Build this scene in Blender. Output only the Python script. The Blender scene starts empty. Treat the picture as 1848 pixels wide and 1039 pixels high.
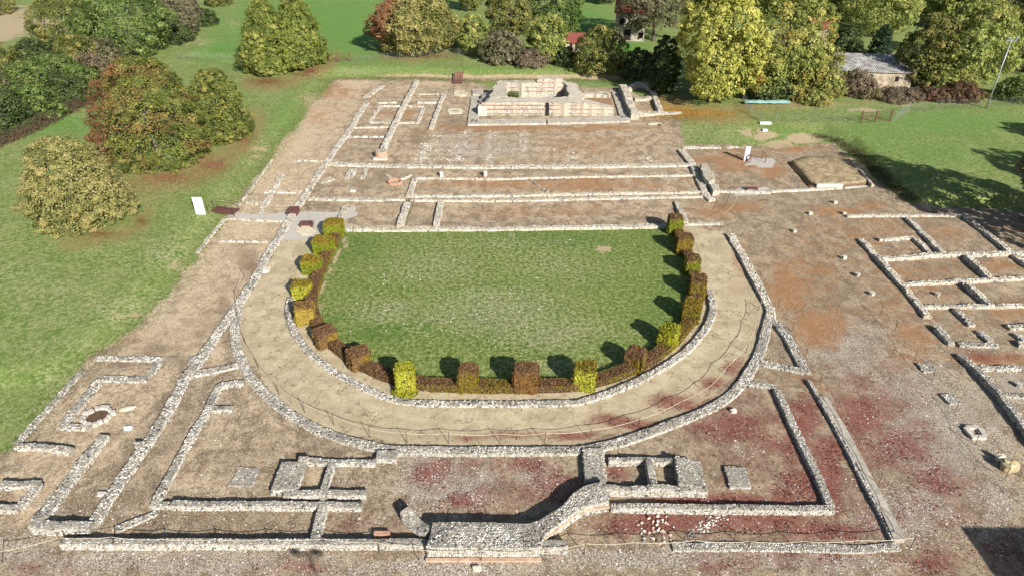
import bpy, math, random
import numpy as np
from mathutils import Vector

# ------------------------------------------------------------------ camera, sky, sun
SC = bpy.context.scene
COL = SC.collection
CAM_H = 30.0
PITCH = math.atan(762.5 / 1232.0)            # downward tilt of the drone camera
cam_d = bpy.data.cameras.new('camera')
cam_d.lens = 24.0
cam_d.sensor_width = 36.0
cam_d.clip_start = 0.5
cam_d.clip_end = 6000
cam = bpy.data.objects.new('camera', cam_d)
COL.objects.link(cam)
cam.location = (0, 0, CAM_H)
cam.rotation_euler = (math.pi / 2 - PITCH, 0, 0)
SC.camera = cam

SUN_EL = math.radians(28.5)
SUN_AZ = math.radians(150.0)                 # towards the sun, clockwise from +Y
world = bpy.data.worlds.new('World')
SC.world = world
world.use_nodes = True
wn = world.node_tree
bg = wn.nodes['Background']
sky = wn.nodes.new('ShaderNodeTexSky')
sky.sky_type = 'NISHITA'
sky.sun_disc = False
sky.sun_elevation = SUN_EL
sky.sun_rotation = SUN_AZ
wn.links.new(sky.outputs[0], bg.inputs[0])
bg.inputs[1].default_value = 0.062
sun_d = bpy.data.lights.new('sun', 'SUN')
sun_d.energy = 5.0
sun_d.angle = math.radians(0.55)
sun_d.color = (1.0, 0.965, 0.905)
sun = bpy.data.objects.new('sun', sun_d)
COL.objects.link(sun)
SUN_DIR = Vector((-math.sin(SUN_AZ) * math.cos(SUN_EL), -math.cos(SUN_AZ) * math.cos(SUN_EL), -math.sin(SUN_EL)))
sun.rotation_euler = SUN_DIR.to_track_quat('-Z', 'Y').to_euler()
sun.location = (60, -90, 80)
SC.view_settings.view_transform = 'Standard'
SC.view_settings.look = 'None'
SC.view_settings.gamma = 1.0
SC.view_settings.exposure = 1.1
SC.view_settings.use_curve_mapping = False

# ------------------------------------------------------------------ helpers
RNG = np.random.default_rng(7)
random.seed(7)
F = 1232.0
COSP, SINP = math.cos(PITCH), math.sin(PITCH)

def at(u, v, z=0.0):
    """ground point seen at photograph pixel (u, v) on the plane of height z"""
    yn = (v - 519.5) / F
    xn = (u - 924.0) / F
    d = SINP + yn * COSP
    k = (CAM_H - z) / d
    return np.array((k * xn, k * (COSP - yn * SINP)))

def to_px(x, y, z=0.0):
    dz = z - CAM_H
    zc = y * COSP - dz * SINP
    zc = np.maximum(zc, 0.5)
    u = 924.0 + F * x / zc
    v = 519.5 + F * (-(y * SINP + dz * COSP)) / zc
    return u, v

def ppm(v):
    return COSP * (v + 243.0) / CAM_H

def C(r, g, b, k=1.55):
    """photo sRGB of a sunlit surface -> base colour"""
    def f(c):
        c = c / 255.0
        return (c / 12.92 if c <= 0.04045 else ((c + 0.055) / 1.055) ** 2.4) / k
    return (f(r), f(g), f(b))

def sstep(x, a, b):
    t = np.clip((x - a) / (b - a), 0, 1)
    return t * t * (3 - 2 * t)

def _hash(ix, iy, seed):
    n = (ix.astype(np.int64) * 374761393 + iy.astype(np.int64) * 668265263 + seed * 1442695041) & 0x7fffffff
    n = ((n ^ (n >> 13)) * 1274126177) & 0x7fffffff
    n = n ^ (n >> 16)
    return (n & 0xffff) / 65535.0

def vnoise(x, y, seed=0):
    x = np.asarray(x, float); y = np.asarray(y, float)
    ix = np.floor(x); iy = np.floor(y)
    fx = x - ix; fy = y - iy
    fx = fx * fx * (3 - 2 * fx); fy = fy * fy * (3 - 2 * fy)
    a = _hash(ix, iy, seed); b = _hash(ix + 1, iy, seed)
    c = _hash(ix, iy + 1, seed); d = _hash(ix + 1, iy + 1, seed)
    return (a * (1 - fx) + b * fx) * (1 - fy) + (c * (1 - fx) + d * fx) * fy

def fbm(x, y, seed=0, o=4):
    s = 0; a = 0.5
    for i in range(o):
        s = s + a * vnoise(x * 2 ** i, y * 2 ** i, seed + i * 17)
        a *= 0.5
    return s / (1 - 0.5 ** o)

def sdf(x, y, poly):
    """signed distance, positive inside"""
    x = np.asarray(x, float); y = np.asarray(y, float)
    d = np.full(x.shape, 1e18); ins = np.zeros(x.shape, bool)
    n = len(poly)
    for i in range(n):
        ax, ay = poly[i]; bx, by = poly[(i + 1) % n]
        ex, ey = bx - ax, by - ay
        L = ex * ex + ey * ey + 1e-12
        t = np.clip(((x - ax) * ex + (y - ay) * ey) / L, 0, 1)
        d = np.minimum(d, (x - ax - t * ex) ** 2 + (y - ay - t * ey) ** 2)
        c = ((ay > y) != (by > y)) & (x < (bx - ax) * (y - ay) / (by - ay + 1e-12) + ax)
        ins ^= c
    d = np.sqrt(d)
    return np.where(ins, d, -d)

def mesh_np(name, verts, faces, cols=None, smooth=False):
    """faces: list of (m,3)/(m,4) int arrays"""
    me = bpy.data.meshes.new(name)
    verts = np.asarray(verts, np.float32)
    me.vertices.add(len(verts))
    me.vertices.foreach_set('co', verts.ravel())
    fl = [np.asarray(f, np.int32) for f in (faces if isinstance(faces, list) else [faces]) if len(f)]
    tot = sum(f.size for f in fl); nf = sum(len(f) for f in fl)
    me.loops.add(tot); me.polygons.add(nf)
    me.loops.foreach_set('vertex_index', np.concatenate([f.ravel() for f in fl]))
    st = []; o = 0
    for f in fl:
        k = f.shape[1]
        st.append(o + np.arange(len(f)) * k); o += f.size
    me.polygons.foreach_set('loop_start', np.concatenate(st).astype(np.int32))
    me.polygons.foreach_set('use_smooth', np.full(nf, bool(smooth)))
    if cols is not None:
        at_ = me.color_attributes.new('Col', 'FLOAT_COLOR', 'POINT')
        c4 = np.ones((len(verts), 4), np.float32)
        cols = np.asarray(cols, np.float32)
        c4[:, :cols.shape[1]] = cols
        at_.data.foreach_set('color', c4.ravel())
    me.update(calc_edges=True)
    me.validate()
    return me

def link(name, me, mat, parent=None, loc=None):
    o = bpy.data.objects.new(name, me)
    COL.objects.link(o)
    if me is not None and mat is not None and not me.materials:
        me.materials.append(mat)
    if parent is not None:
        o.parent = parent
    if loc is not None:
        o.location = loc
    return o

def tag(o, label=None, cat=None, group=None, kind=None):
    if label: o['label'] = label
    if cat:
        o['category'] = cat
        o['kind'] = 'thing'
    if group: o['group'] = group
    if kind: o['kind'] = kind
    return o

class MB:
    """collects simple solids into one mesh"""
    def __init__(s):
        s.v = []; s.q = []; s.t = []; s.n = 0
    def add(s, v, q=(), t=()):
        v = np.asarray(v, float)
        s.v.append(v)
        if len(q): s.q.append(np.asarray(q) + s.n)
        if len(t): s.t.append(np.asarray(t) + s.n)
        s.n += len(v)
        return s
    def box(s, c, size, rz=0.0, bev=0.0):
        sx, sy, sz = [k / 2 for k in size]
        ca, sa = math.cos(rz), math.sin(rz)
        b = min(bev, sx, sy) if bev else 0
        if b:
            ring = [(-sx + b, -sy), (sx - b, -sy), (sx, -sy + b), (sx, sy - b), (sx - b, sy), (-sx + b, sy), (-sx, sy - b), (-sx, -sy + b)]
        else:
            ring = [(-sx, -sy), (sx, -sy), (sx, sy), (-sx, sy)]
        v = [(x * ca - y * sa + c[0], x * sa + y * ca + c[1], z + c[2]) for z in (-sz, sz) for x, y in ring]
        n = len(ring)
        q = [(i, (i + 1) % n, n + (i + 1) % n, n + i) for i in range(n)]
        if n == 4:
            q += [(3, 2, 1, 0), (4, 5, 6, 7)]
        else:
            for o, rev in ((0, True), (n, False)):
                for qq in ((0, 1, 2, 3), (0, 3, 4, 7), (7, 4, 5, 6)):
                    f = tuple(o + k for k in qq)
                    q.append(f[::-1] if rev else f)
        return s.add(v, q)
    def tube(s, pts, r, n=6, cap=True):
        pts = np.asarray(pts, float)
        m = len(pts)
        r = np.full(m, r) if np.isscalar(r) else np.asarray(r, float)
        vs = []
        for i in range(m):
            d = pts[min(i + 1, m - 1)] - pts[max(i - 1, 0)]
            d = d / (np.linalg.norm(d) + 1e-9)
            a = np.cross(d, (0, 0, 1)) if abs(d[2]) < 0.9 else np.cross(d, (1, 0, 0))
            a /= np.linalg.norm(a) + 1e-9
            b = np.cross(d, a)
            for k in range(n):
                t = 2 * math.pi * k / n
                vs.append(pts[i] + r[i] * (math.cos(t) * a + math.sin(t) * b))
        q = [(i * n + k, i * n + (k + 1) % n, (i + 1) * n + (k + 1) % n, (i + 1) * n + k) for i in range(m - 1) for k in range(n)]
        t = []
        if cap:
            vs.append(pts[0]); vs.append(pts[-1])
            c0, c1 = m * n, m * n + 1
            t = [(c0, (k + 1) % n, k) for k in range(n)] + [(c1, (m - 1) * n + k, (m - 1) * n + (k + 1) % n) for k in range(n)]
        return s.add(vs, q, t)
    def prism(s, poly, z0, z1):
        n = len(poly)
        z0 = [z0] * n if np.isscalar(z0) else z0
        z1 = [z1] * n if np.isscalar(z1) else z1
        v = [(p[0], p[1], z0[i]) for i, p in enumerate(poly)] + [(p[0], p[1], z1[i]) for i, p in enumerate(poly)]
        v.append((np.mean([p[0] for p in poly]), np.mean([p[1] for p in poly]), np.mean(z1)))
        q = [(i, (i + 1) % n, n + (i + 1) % n, n + i) for i in range(n)]
        t = [(2 * n, n + i, n + (i + 1) % n) for i in range(n)]
        return s.add(v, q, t)
    def build(s, name, mat, parent=None, loc=None, smooth=False):
        f = []
        if s.q: f.append(np.concatenate(s.q))
        if s.t: f.append(np.concatenate(s.t))
        me = mesh_np(name, np.concatenate(s.v), f, smooth=smooth)
        return link(name, me, mat, parent, loc)

def empty(name, loc=(0, 0, 0)):
    o = bpy.data.objects.new(name, None)
    o.location = loc
    COL.objects.link(o)
    return o

# ------------------------------------------------------------------ materials
class NT:
    def __init__(s, name, rough=0.9, spec=0.2):
        s.m = bpy.data.materials.new(name)
        s.m.use_nodes = True
        s.t = s.m.node_tree
        s.bsdf = s.t.nodes['Principled BSDF']
        s.bsdf.inputs['Roughness'].default_value = rough
        s.bsdf.inputs['Specular IOR Level'].default_value = spec
        g = s.t.nodes.new('ShaderNodeNewGeometry')
        s.pos = g.outputs['Position']
    def put(s, sock, val):
        if val is None: return
        if isinstance(val, (int, float)):
            sock.default_value = val
        elif isinstance(val, tuple):
            sock.default_value = (*val, 1.0) if len(val) == 3 and sock.type == 'RGBA' else val
        else:
            s.t.links.new(val, sock)
    def noise(s, scale, detail=3, rough=0.55, vec=None, dist=0.0):
        n = s.t.nodes.new('ShaderNodeTexNoise')
        n.inputs['Scale'].default_value = scale
        n.inputs['Detail'].default_value = detail
        n.inputs['Roughness'].default_value = rough
        n.inputs['Distortion'].default_value = dist
        s.t.links.new(vec or s.pos, n.inputs['Vector'])
        return n.outputs['Fac']
    def voro(s, scale, feature='F1', out='Distance', vec=None):
        n = s.t.nodes.new('ShaderNodeTexVoronoi')
        n.feature = feature
        n.inputs['Scale'].default_value = scale
        s.t.links.new(vec or s.pos, n.inputs['Vector'])
        return n.outputs[out]
    def math(s, op, a, b=None, c=None):
        n = s.t.nodes.new('ShaderNodeMath'); n.operation = op
        s.put(n.inputs[0], a); s.put(n.inputs[1], b); s.put(n.inputs[2], c)
        return n.outputs[0]
    def rng(s, x, a, b, lo=0.0, hi=1.0):
        n = s.t.nodes.new('ShaderNodeMapRange'); n.interpolation_type = 'SMOOTHSTEP'
        s.put(n.inputs['Value'], x)
        n.inputs['From Min'].default_value = a; n.inputs['From Max'].default_value = b
        n.inputs['To Min'].default_value = lo; n.inputs['To Max'].default_value = hi
        return n.outputs[0]
    def mix(s, f, a, b, mode='MIX'):
        n = s.t.nodes.new('ShaderNodeMix'); n.data_type = 'RGBA'; n.blend_type = mode
        s.put(n.inputs[0], f); s.put(n.inputs[6], a); s.put(n.inputs[7], b)
        return n.outputs[2]
    def attr(s, name):
        n = s.t.nodes.new('ShaderNodeAttribute'); n.attribute_name = name
        sp = s.t.nodes.new('ShaderNodeSeparateColor')
        s.t.links.new(n.outputs['Color'], sp.inputs[0])
        return n.outputs['Color'], sp.outputs[0], sp.outputs[1], sp.outputs[2], n.outputs['Alpha']
    def stretch(s, sx, sy, sz):
        n = s.t.nodes.new('ShaderNodeVectorMath'); n.operation = 'MULTIPLY'
        s.t.links.new(s.pos, n.inputs[0]); n.inputs[1].default_value = (sx, sy, sz)
        return n.outputs[0]
    def color(s, c):
        s.put(s.bsdf.inputs['Base Color'], c); return s
    def bump(s, h, strength=0.5, dist=0.05):
        n = s.t.nodes.new('ShaderNodeBump')
        n.inputs['Strength'].default_value = strength
        n.inputs['Distance'].default_value = dist
        s.t.links.new(h, n.inputs['Height'])
        s.t.links.new(n.outputs[0], s.bsdf.inputs['Normal'])
        return s

def simple_mat(name, a, b, scale=3.0, rough=0.85, bump=0.2, metal=0.0):
    m = NT(name, rough)
    n = m.noise(scale, 5, 0.6)
    n2 = m.noise(scale * 7, 3)
    f = m.rng(m.math('ADD', m.math('MULTIPLY', n, 0.7), m.math('MULTIPLY', n2, 0.3)), 0.32, 0.68)
    m.color(m.mix(f, a, b))
    m.bsdf.inputs['Metallic'].default_value = metal
    if bump: m.bump(n2, bump, 0.02)
    return m.m

# stone that carries one colour per stone
m = NT('cobble', 0.9, 0.15)
col = m.attr('Col')[0]
n = m.noise(14, 4, 0.65)
n2 = m.noise(3.0, 4, 0.6)
c = m.mix(m.rng(n, 0.3, 0.7, 0.0, 0.55), col, (0.5, 0.5, 0.5), 'OVERLAY')
c = m.mix(m.rng(n2, 0.52, 0.75, 0, 0.35), c, (0.075, 0.078, 0.075))
m.color(c).bump(n, 0.35, 0.02)
M_COBBLE = m.m
# lime mortar of the wall cores
m = NT('mortar', 0.95, 0.1)
n = m.noise(7, 6, 0.7); n2 = m.noise(0.8, 4, 0.6); n3 = m.noise(26, 3, 0.6)
c = m.mix(m.rng(n, 0.35, 0.68), C(150, 140, 122), C(222, 210, 186))
c = m.mix(m.rng(n2, 0.5, 0.7, 0, 0.4), c, C(128, 126, 120))
c = m.mix(m.rng(n3, 0.58, 0.7, 0, 0.7), c, C(70, 68, 62))
m.color(c).bump(n, 0.6, 0.04)
M_MORTAR = m.m
M_MORTARD = simple_mat('weathered_mortar', C(122, 116, 104), C(190, 181, 164), 6, .95, .6)
M_BRICK = simple_mat('brick', C(178, 128, 104), C(216, 172, 146), 5, 0.9, 0.4)
M_CREAM = simple_mat('cream_render', C(205, 190, 160), C(232, 218, 190), 2.0, 0.9, 0.1)
M_SLAB = simple_mat('pale_slab', C(180, 172, 160), C(222, 212, 198), 2.2, 0.85, 0.25)
M_CONC = simple_mat('grey_concrete', C(165, 165, 158), C(205, 204, 198), 1.3, 0.85, 0.25)
M_PANEL = simple_mat('printed_panel', C(186, 190, 206), C(214, 216, 226), 2.0, .6, 0.0)
M_WHITE = simple_mat('white_panel', C(232, 234, 238), C(246, 247, 250), 2.0, 0.6, 0.0)
M_RUST = simple_mat('rusty_steel', C(92, 58, 52), C(132, 88, 80), 6, 0.75, 0.15)
M_DARKMETAL = simple_mat('dark_iron', C(72, 62, 55), C(110, 92, 78), 8, 0.6, 0.05)
M_GALV = simple_mat('galvanised_steel', C(150, 155, 158), C(190, 194, 196), 6, 0.45, 0.0, 0.4)
M_WIRE = simple_mat('fence_wire', C(120, 125, 118), C(160, 165, 158), 6, 0.5, 0.0, 0.3)
M_ROPE = simple_mat('rope', C(196, 180, 158), C(226, 212, 192), 14, 0.95, 0.2)
M_BARK = simple_mat('bark', C(85, 76, 66), C(135, 124, 110), 5, 0.95, 0.6)
M_ROOFRED = simple_mat('clay_roof', C(128, 66, 56), C(170, 98, 82), 4, 0.85, 0.3)
M_ROOFGREY = simple_mat('fibre_cement_roof', C(120, 118, 112), C(212, 207, 198), 1.1, 0.9, 0.2)
M_PLASTER = simple_mat('old_plaster', C(128, 114, 94), C(206, 192, 168), 1.6, 0.95, 0.3)
M_WOODDARK = simple_mat('weathered_boards', C(70, 55, 48), C(110, 88, 76), 5, 0.9, 0.3)
M_DARK = simple_mat('dark_opening', C(30, 28, 26), C(46, 42, 38), 3, 0.9, 0.0)
M_GLASSY = simple_mat('dark_glass', C(40, 46, 52), C(60, 68, 74), 2, 0.15, 0.0)
M_PURPLE = simple_mat('purple_print', C(88, 28, 58), C(104, 38, 70), 3, 0.6, 0.0)
M_INK = simple_mat('black_print', C(36, 36, 40), C(54, 54, 58), 3, 0.6, 0.0)
M_FACADE = simple_mat('pale_facade', C(205, 196, 182), C(224, 216, 203), 1.0, 0.9, 0.1)
M_TEAL = simple_mat('teal_tarpaulin', C(112, 150, 146), C(158, 190, 184), 2.5, 0.6, 0.3)

def leaf_mat(name, transl=0.35, rough=0.65):
    m = NT(name, rough, 0.25)
    col = m.attr('Col')[0]
    n = m.noise(1.3, 3)
    c = m.mix(m.rng(n, 0.3, 0.7, 0.0, 0.45), col, (0.5, 0.5, 0.5), 'OVERLAY')
    m.color(c)
    tr = m.t.nodes.new('ShaderNodeBsdfTranslucent')
    m.t.links.new(c, tr.inputs[0])
    mx = m.t.nodes.new('ShaderNodeMixShader')
    mx.inputs[0].default_value = transl
    out = m.t.nodes['Material Output']
    m.t.links.new(m.bsdf.outputs[0], mx.inputs[1])
    m.t.links.new(tr.outputs[0], mx.inputs[2])
    m.t.links.new(mx.outputs[0], out.inputs[0])
    return m.m
M_LEAF = leaf_mat('leaves', .5)
M_HEDGELEAF = leaf_mat('hedge_leaves', 0.25)
M_CORE = simple_mat('twig_mass', C(44, 40, 26), C(74, 62, 40), 5, 0.95, 0.5)
# ------------------------------------------------------------------ terrain
BACK_BANK = [at(575, 137), at(640, 134), at(760, 136), at(840, 138), at(1000, 139), at(1125, 141), at(1190, 150),
             at(1235, 228), at(1300, 246), at(1400, 246), at(1480, 240), at(1535, 262), at(1575, 296), at(1628, 350),
             at(1668, 366), at(1848, 368), (140, 52), (400, 60), (900, 2000), (-900, 2000), (-60, 130)]
LEFT_BANK = [at(575, 137), at(592, 150), at(500, 258), at(430, 350), at(372, 425), at(300, 520), at(240, 580), at(170, 645), at(110, 690),
             (-60, 25), (-200, 20), (-900, 400), (-900, 2000), (-60, 130)]

def terr(x, y):
    x = np.asarray(x, float); y = np.asarray(y, float)
    d1 = sdf(x, y, BACK_BANK)
    d2 = sdf(x, y, LEFT_BANK)
    w = 0.5 * (fbm(x * 0.6, y * 0.6, 3, 3) - 0.5)
    mid_ = sstep(x, 14, 20) * (1 - sstep(x, 38, 44)); wd = 1.0 + 1.6 * (1 - sstep(x, 12, 16)) + 5.5 * mid_
    h1 = 0.85 * sstep(d1 + w, -wd, wd)
    h2 = 0.40 * sstep(d2 + w, -0.4, 3.0)
    # the grass strip behind the temple rises to the bank more slowly
    return np.maximum(h1, h2)

def at_t(u, v):
    z = 0.0
    for _ in range(8):
        p = at(u, v, z)
        z = float(terr(p[0], p[1]))
    return np.array((p[0], p[1], z))

def ground_axis(dense, far):
    return np.array(sorted(set([round(k, 3) for k in dense] + far)))

xs = ground_axis(list(np.arange(-78, 84, 0.42)), [-1800, -900, -500, -300, -200, -150, -120, -105, -95, -88, -82] + [86, 92, 100, 112, 130, 160, 220, 330, 500, 900, 1800])
ys = []
y = 12.0
while y < 205:
    ys.append(y); y += 0.26 if y < 75 else 0.26 + (y - 75) * 0.006
ys = ground_axis(ys, [-300, -120, -60, -30, -10, 0, 6] + [210, 220, 235, 260, 300, 380, 500, 800, 1400, 2500])
GX, GY = np.meshgrid(xs, ys)
GZ = terr(GX, GY)
nearm = (np.abs(GX) < 84) & (GY > 11) & (GY < 206)
GZ = GZ + np.where(nearm, 0.07 * (fbm(GX * 0.9, GY * 0.9, 5, 4) - 0.5) + 0.10 * (fbm(GX * 0.13, GY * 0.13, 9, 3) - 0.5), 0)
U, V = to_px(GX, np.maximum(GY, -8), GZ)
# wobble so that painted borders are never straight
WU = (fbm(GX * 0.35, GY * 0.35, 21, 4) - 0.5); WV = (fbm(GX * 0.35, GY * 0.35, 22, 4) - 0.5)
PP = ppm(np.maximum(V, -240))
UW = U + WU * PP * 1.6; VW = V + WV * PP * 0.9

def polym(poly, soft=6, warp=True):
    return sstep(sdf(UW if warp else U, VW if warp else V, poly), -soft, soft)

def ellm(lst):
    o = np.zeros(U.shape)
    for e in lst:
        u, v, ru, rv = e[:4]; s = e[4] if len(e) > 4 else 1.0
        q = np.sqrt(((UW - u) / ru) ** 2 + ((VW - v) / rv) ** 2)
        o = np.maximum(o, s * sstep(-q, -1.45, -0.1))
    return o

def linem(pts, w, soft=0.6):
    """strip of half width w (px) along a pixel polyline"""
    d = np.full(U.shape, 1e9)
    for (ax, ay), (bx, by) in zip(pts[:-1], pts[1:]):
        ex, ey = bx - ax, by - ay; L = ex * ex + ey * ey + 1e-9
        t = np.clip(((UW - ax) * ex + (VW - ay) * ey) / L, 0, 1)
        d = np.minimum(d, np.hypot(UW - ax - t * ex, VW - ay - t * ey))
    return sstep(-d, -w * (1 + soft), -w * (1 - soft))

SITE = [(606, 142), (700, 144), (840, 143), (880, 158), (1120, 156), (1185, 192), (1230, 222), (1234, 262), (1320, 260), (1345, 262), (1420, 268), (1500, 258),
        (1600, 336), (1640, 370), (1700, 374), (1900, 378), (3200, 900), (3200, 2400), (-1600, 2400), (-1000, 1100), (-60, 855), (20, 812),
        (48, 770), (140, 668), (172, 636), (255, 585), (310, 520), (365, 460), (420, 372), (500, 270), (588, 160)]
LAWN = [(612, 416), (1207, 410), (1222, 440), (1240, 485), (1250, 530), (1245, 575), (1215, 625), (1170, 660), (1112, 686), (1050, 700), (760, 700), (690, 684),
        (640, 657), (598, 612), (570, 575), (562, 545), (585, 480), (608, 435)]
PATH = [(545, 400), (500, 440), (470, 500), (432, 560), (428, 600), (445, 655), (480, 705), (550, 755), (640, 790), (720, 800), (1050, 800), (1180, 765), (1290, 715), (1345, 650),
        (1375, 590), (1368, 520), (1335, 445), (1305, 420), (1240, 405), (1230, 430)]
m_dirt = polym(SITE, 9)
m_lawn = polym(LAWN, 3, False)
m_dirt = m_dirt * (1 - m_lawn)
m_path = polym(PATH, 4) * (1 - m_lawn)
# fallen-leaf rings, worn patches and soil showing in the grass
m_litter = ellm([(1240, 205, 70, 16, 1.0), (1290, 212, 90, 18, .75), (1215, 188, 40, 20), (1340, 195, 110, 14, .6), (1450, 186, 90, 8, .6), (1560, 186, 80, 5, .5), (860, 92, 50, 8, .6), (270, 355, 60, 20, .35), (200, 432, 80, 12, .35)])
for pts_, w_, k_ in (([(232, 336), (290, 332), (345, 318), (385, 302), (405, 280), (432, 262), (452, 240), (462, 215)], 20, .62), ([(120, 440), (165, 436), (215, 424), (250, 408), (268, 385)], 15, .5),
                     ([(448, 152), (490, 154), (530, 144), (566, 130), (592, 118), (602, 106)], 11, .65), ([(690, 104), (750, 108), (800, 100), (840, 92)], 7, .5), ([(300, 322), (360, 305), (410, 275)], 22, .6)):
    m_litter = np.maximum(m_litter, k_ * linem(pts_, w_, .9))
m_gold = ellm([(1195, 200, 40, 14), (1225, 200, 60, 10), (1262, 205, 50, 8, .7), (1180, 185, 14, 16)])
m_bare = ellm([(1378, 243, 28, 12), (1345, 238, 16, 8, .8), (1455, 250, 50, 12), (1410, 262, 40, 10, .8), (1560, 198, 45, 4, .8), (1640, 190, 50, 3, .6), (870, 142, 60, 4), (960, 140, 80, 3.5), (720, 136, 50, 3, .8), (840, 140, 30, 6, .9),
               (1080, 140, 70, 6, 1.), (900, 139, 120, 6, 1.), (1000, 139, 100, 6, 1.), (760, 138, 100, 5, .8), (255, 625, 30, 8, .5), (75, 285, 40, 8, .5), (690, 60, 60, 6, .3), (350, 75, 60, 14, .5), (420, 40, 25, 30, .4), (420, 375, 40, 26, .5), (330, 480, 40, 26, .45), (470, 270, 30, 30, .5), (560, 180, 25, 24, .6), (240, 570, 70, 16, .45)])
m_bare = np.maximum(m_bare, polym([(-200, 84), (-200, 10), (0, 20), (92, 6), (88, 40), (50, 66), (0, 84)], 3))
# inside the excavation
m_red = ellm([(1380, 800, 170, 130, .5), (1560, 780, 110, 170, .5), (1650, 900, 120, 120, .4), (1300, 940, 300, 40, .5), (900, 870, 170, 60, .4), (1450, 1005, 300, 40, .4), (1330, 770, 120, 45, .9), (1430, 770, 60, 60), (1440, 870, 70, 40), (1400, 800, 80, 40, .8), (1310, 898, 150, 14), (1200, 940, 150, 26), (1330, 940, 180, 30, .9), (1500, 850, 36, 100), (1462, 740, 34, 60),
              (1600, 930, 60, 60, .6), (1560, 745, 60, 45, .9), (1640, 800, 90, 50, .8), (1680, 870, 90, 40, .65), (1500, 960, 100, 22), (790, 850, 50, 36, .75), (900, 900, 90, 40, .6), (960, 845, 70, 22, .8), (1010, 880, 60, 40, .8), (840, 905, 50, 20, .7), (860, 840, 40, 14, .5),
              (1285, 692, 26, 16), (1320, 660, 20, 20, .7), (1230, 722, 70, 16), (1140, 760, 80, 14), (1040, 786, 60, 9), (930, 780, 70, 9), (850, 785, 60, 8, .9), (760, 780, 30, 6, .7), (1465, 1000, 130, 25, .7), (1690, 1010, 70, 40, .7), (1330, 1020, 90, 20, .5),
              (640, 940, 60, 22, .55), (700, 950, 50, 20, .5), (460, 490, 20, 18, .7), (430, 520, 18, 14, .6), (240, 615, 26, 14, .45), (90, 1020, 90, 20, .5), (330, 1010, 60, 12, .35), (520, 1020, 120, 14, .5), (1180, 890, 40, 12, .5), (1130, 850, 40, 16, .7), (1220, 860, 10, 12, .3),
              (1790, 640, 70, 14, .6), (1640, 830, 60, 30, .5), (1760, 930, 80, 30, .4), (1830, 1000, 80, 50, .4)])
m_rust = ellm([(1460, 500, 110, 120, .45), (1640, 520, 120, 120, .4), (1560, 420, 160, 50, .4), (1420, 520, 44, 60, .8), (1480, 590, 70, 46, .9), (1600, 470, 60, 46, .5), (1510, 378, 60, 10, .9), (1560, 372, 50, 10, .6), (1700, 420, 70, 20, .5), (1800, 480, 60, 16, .8), (1790, 645, 80, 16), (1640, 620, 70, 60, .6), (1470, 430, 60, 50, .45), (1450, 680, 50, 20, .4),
               (930, 232, 190, 7, .9), (1080, 232, 120, 6, .8), (1060, 262, 120, 22, .5), (860, 250, 120, 20, .35), (1330, 290, 80, 28, .65), (1270, 285, 26, 14, .6), (1390, 310, 40, 26, .6), (1440, 268, 60, 8, .7), (1330, 375, 80, 16, .6), (1290, 380, 60, 18, .6), (1340, 470, 24, 40, .7), (1330, 520, 22, 30, .5),
               (600, 165, 60, 22, .55), (580, 205, 60, 30, .45), (700, 205, 34, 10, .7), (740, 208, 16, 10, .7), (705, 380, 26, 16, .35), (670, 385, 40, 16, .25), (1000, 333, 280, 14, .75), (1000, 383, 240, 16, .45),  (760, 385, 20, 16, .35), (1000, 375, 200, 9, .25), (1660, 610, 20, 10, .8), (1500, 700, 30, 10, .5), (1830, 560, 60, 26, .5), (1560, 830, 20, 30, .4), (1740, 560, 40, 14, .4), (1760, 590, 60, 20, .35)])
m_gravel = ellm([(300, 1010, 330, 30, .9), (800, 1025, 260, 20, .9), (1150, 1005, 260, 20, .9), (1450, 1015, 200, 26, .7), (820, 880, 110, 46, .9), (760, 830, 70, 30, .7), (980, 870, 70, 40, .6), (1700, 790, 140, 130, .8), (1540, 630, 70, 70, .8), (1640, 700, 100, 70, .7), (1640, 930, 110, 70, .75), (1780, 900, 90, 80, .6), (1820, 700, 50, 60, .7),
                 (60, 1000, 110, 40, .6), (300, 560, 60, 60, .3), (110, 930, 40, 40, .5), (860, 262, 110, 34, .6), (620, 880, 30, 50, .4), (390, 740, 40, 60, .3), (1480, 640, 30, 30, .6)])
m_cob = np.maximum.reduce([linem([(770, 246), (850, 246)], 3), linem([(762, 262), (862, 262)], 3), linem([(765, 276), (900, 272)], 4), linem([(846, 236), (830, 285)], 6), linem([(775, 282), (760, 292)], 10), linem([(940, 238), (946, 275)], 6), linem([(905, 274), (990, 272)], 4),
                           linem([(1030, 272), (1035, 290)], 7), linem([(1165, 280), (1172, 292)], 6), linem([(884, 240), (880, 290)], 6), linem([(640, 170), (668, 150), (720, 142)], 5) * .6])
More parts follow.
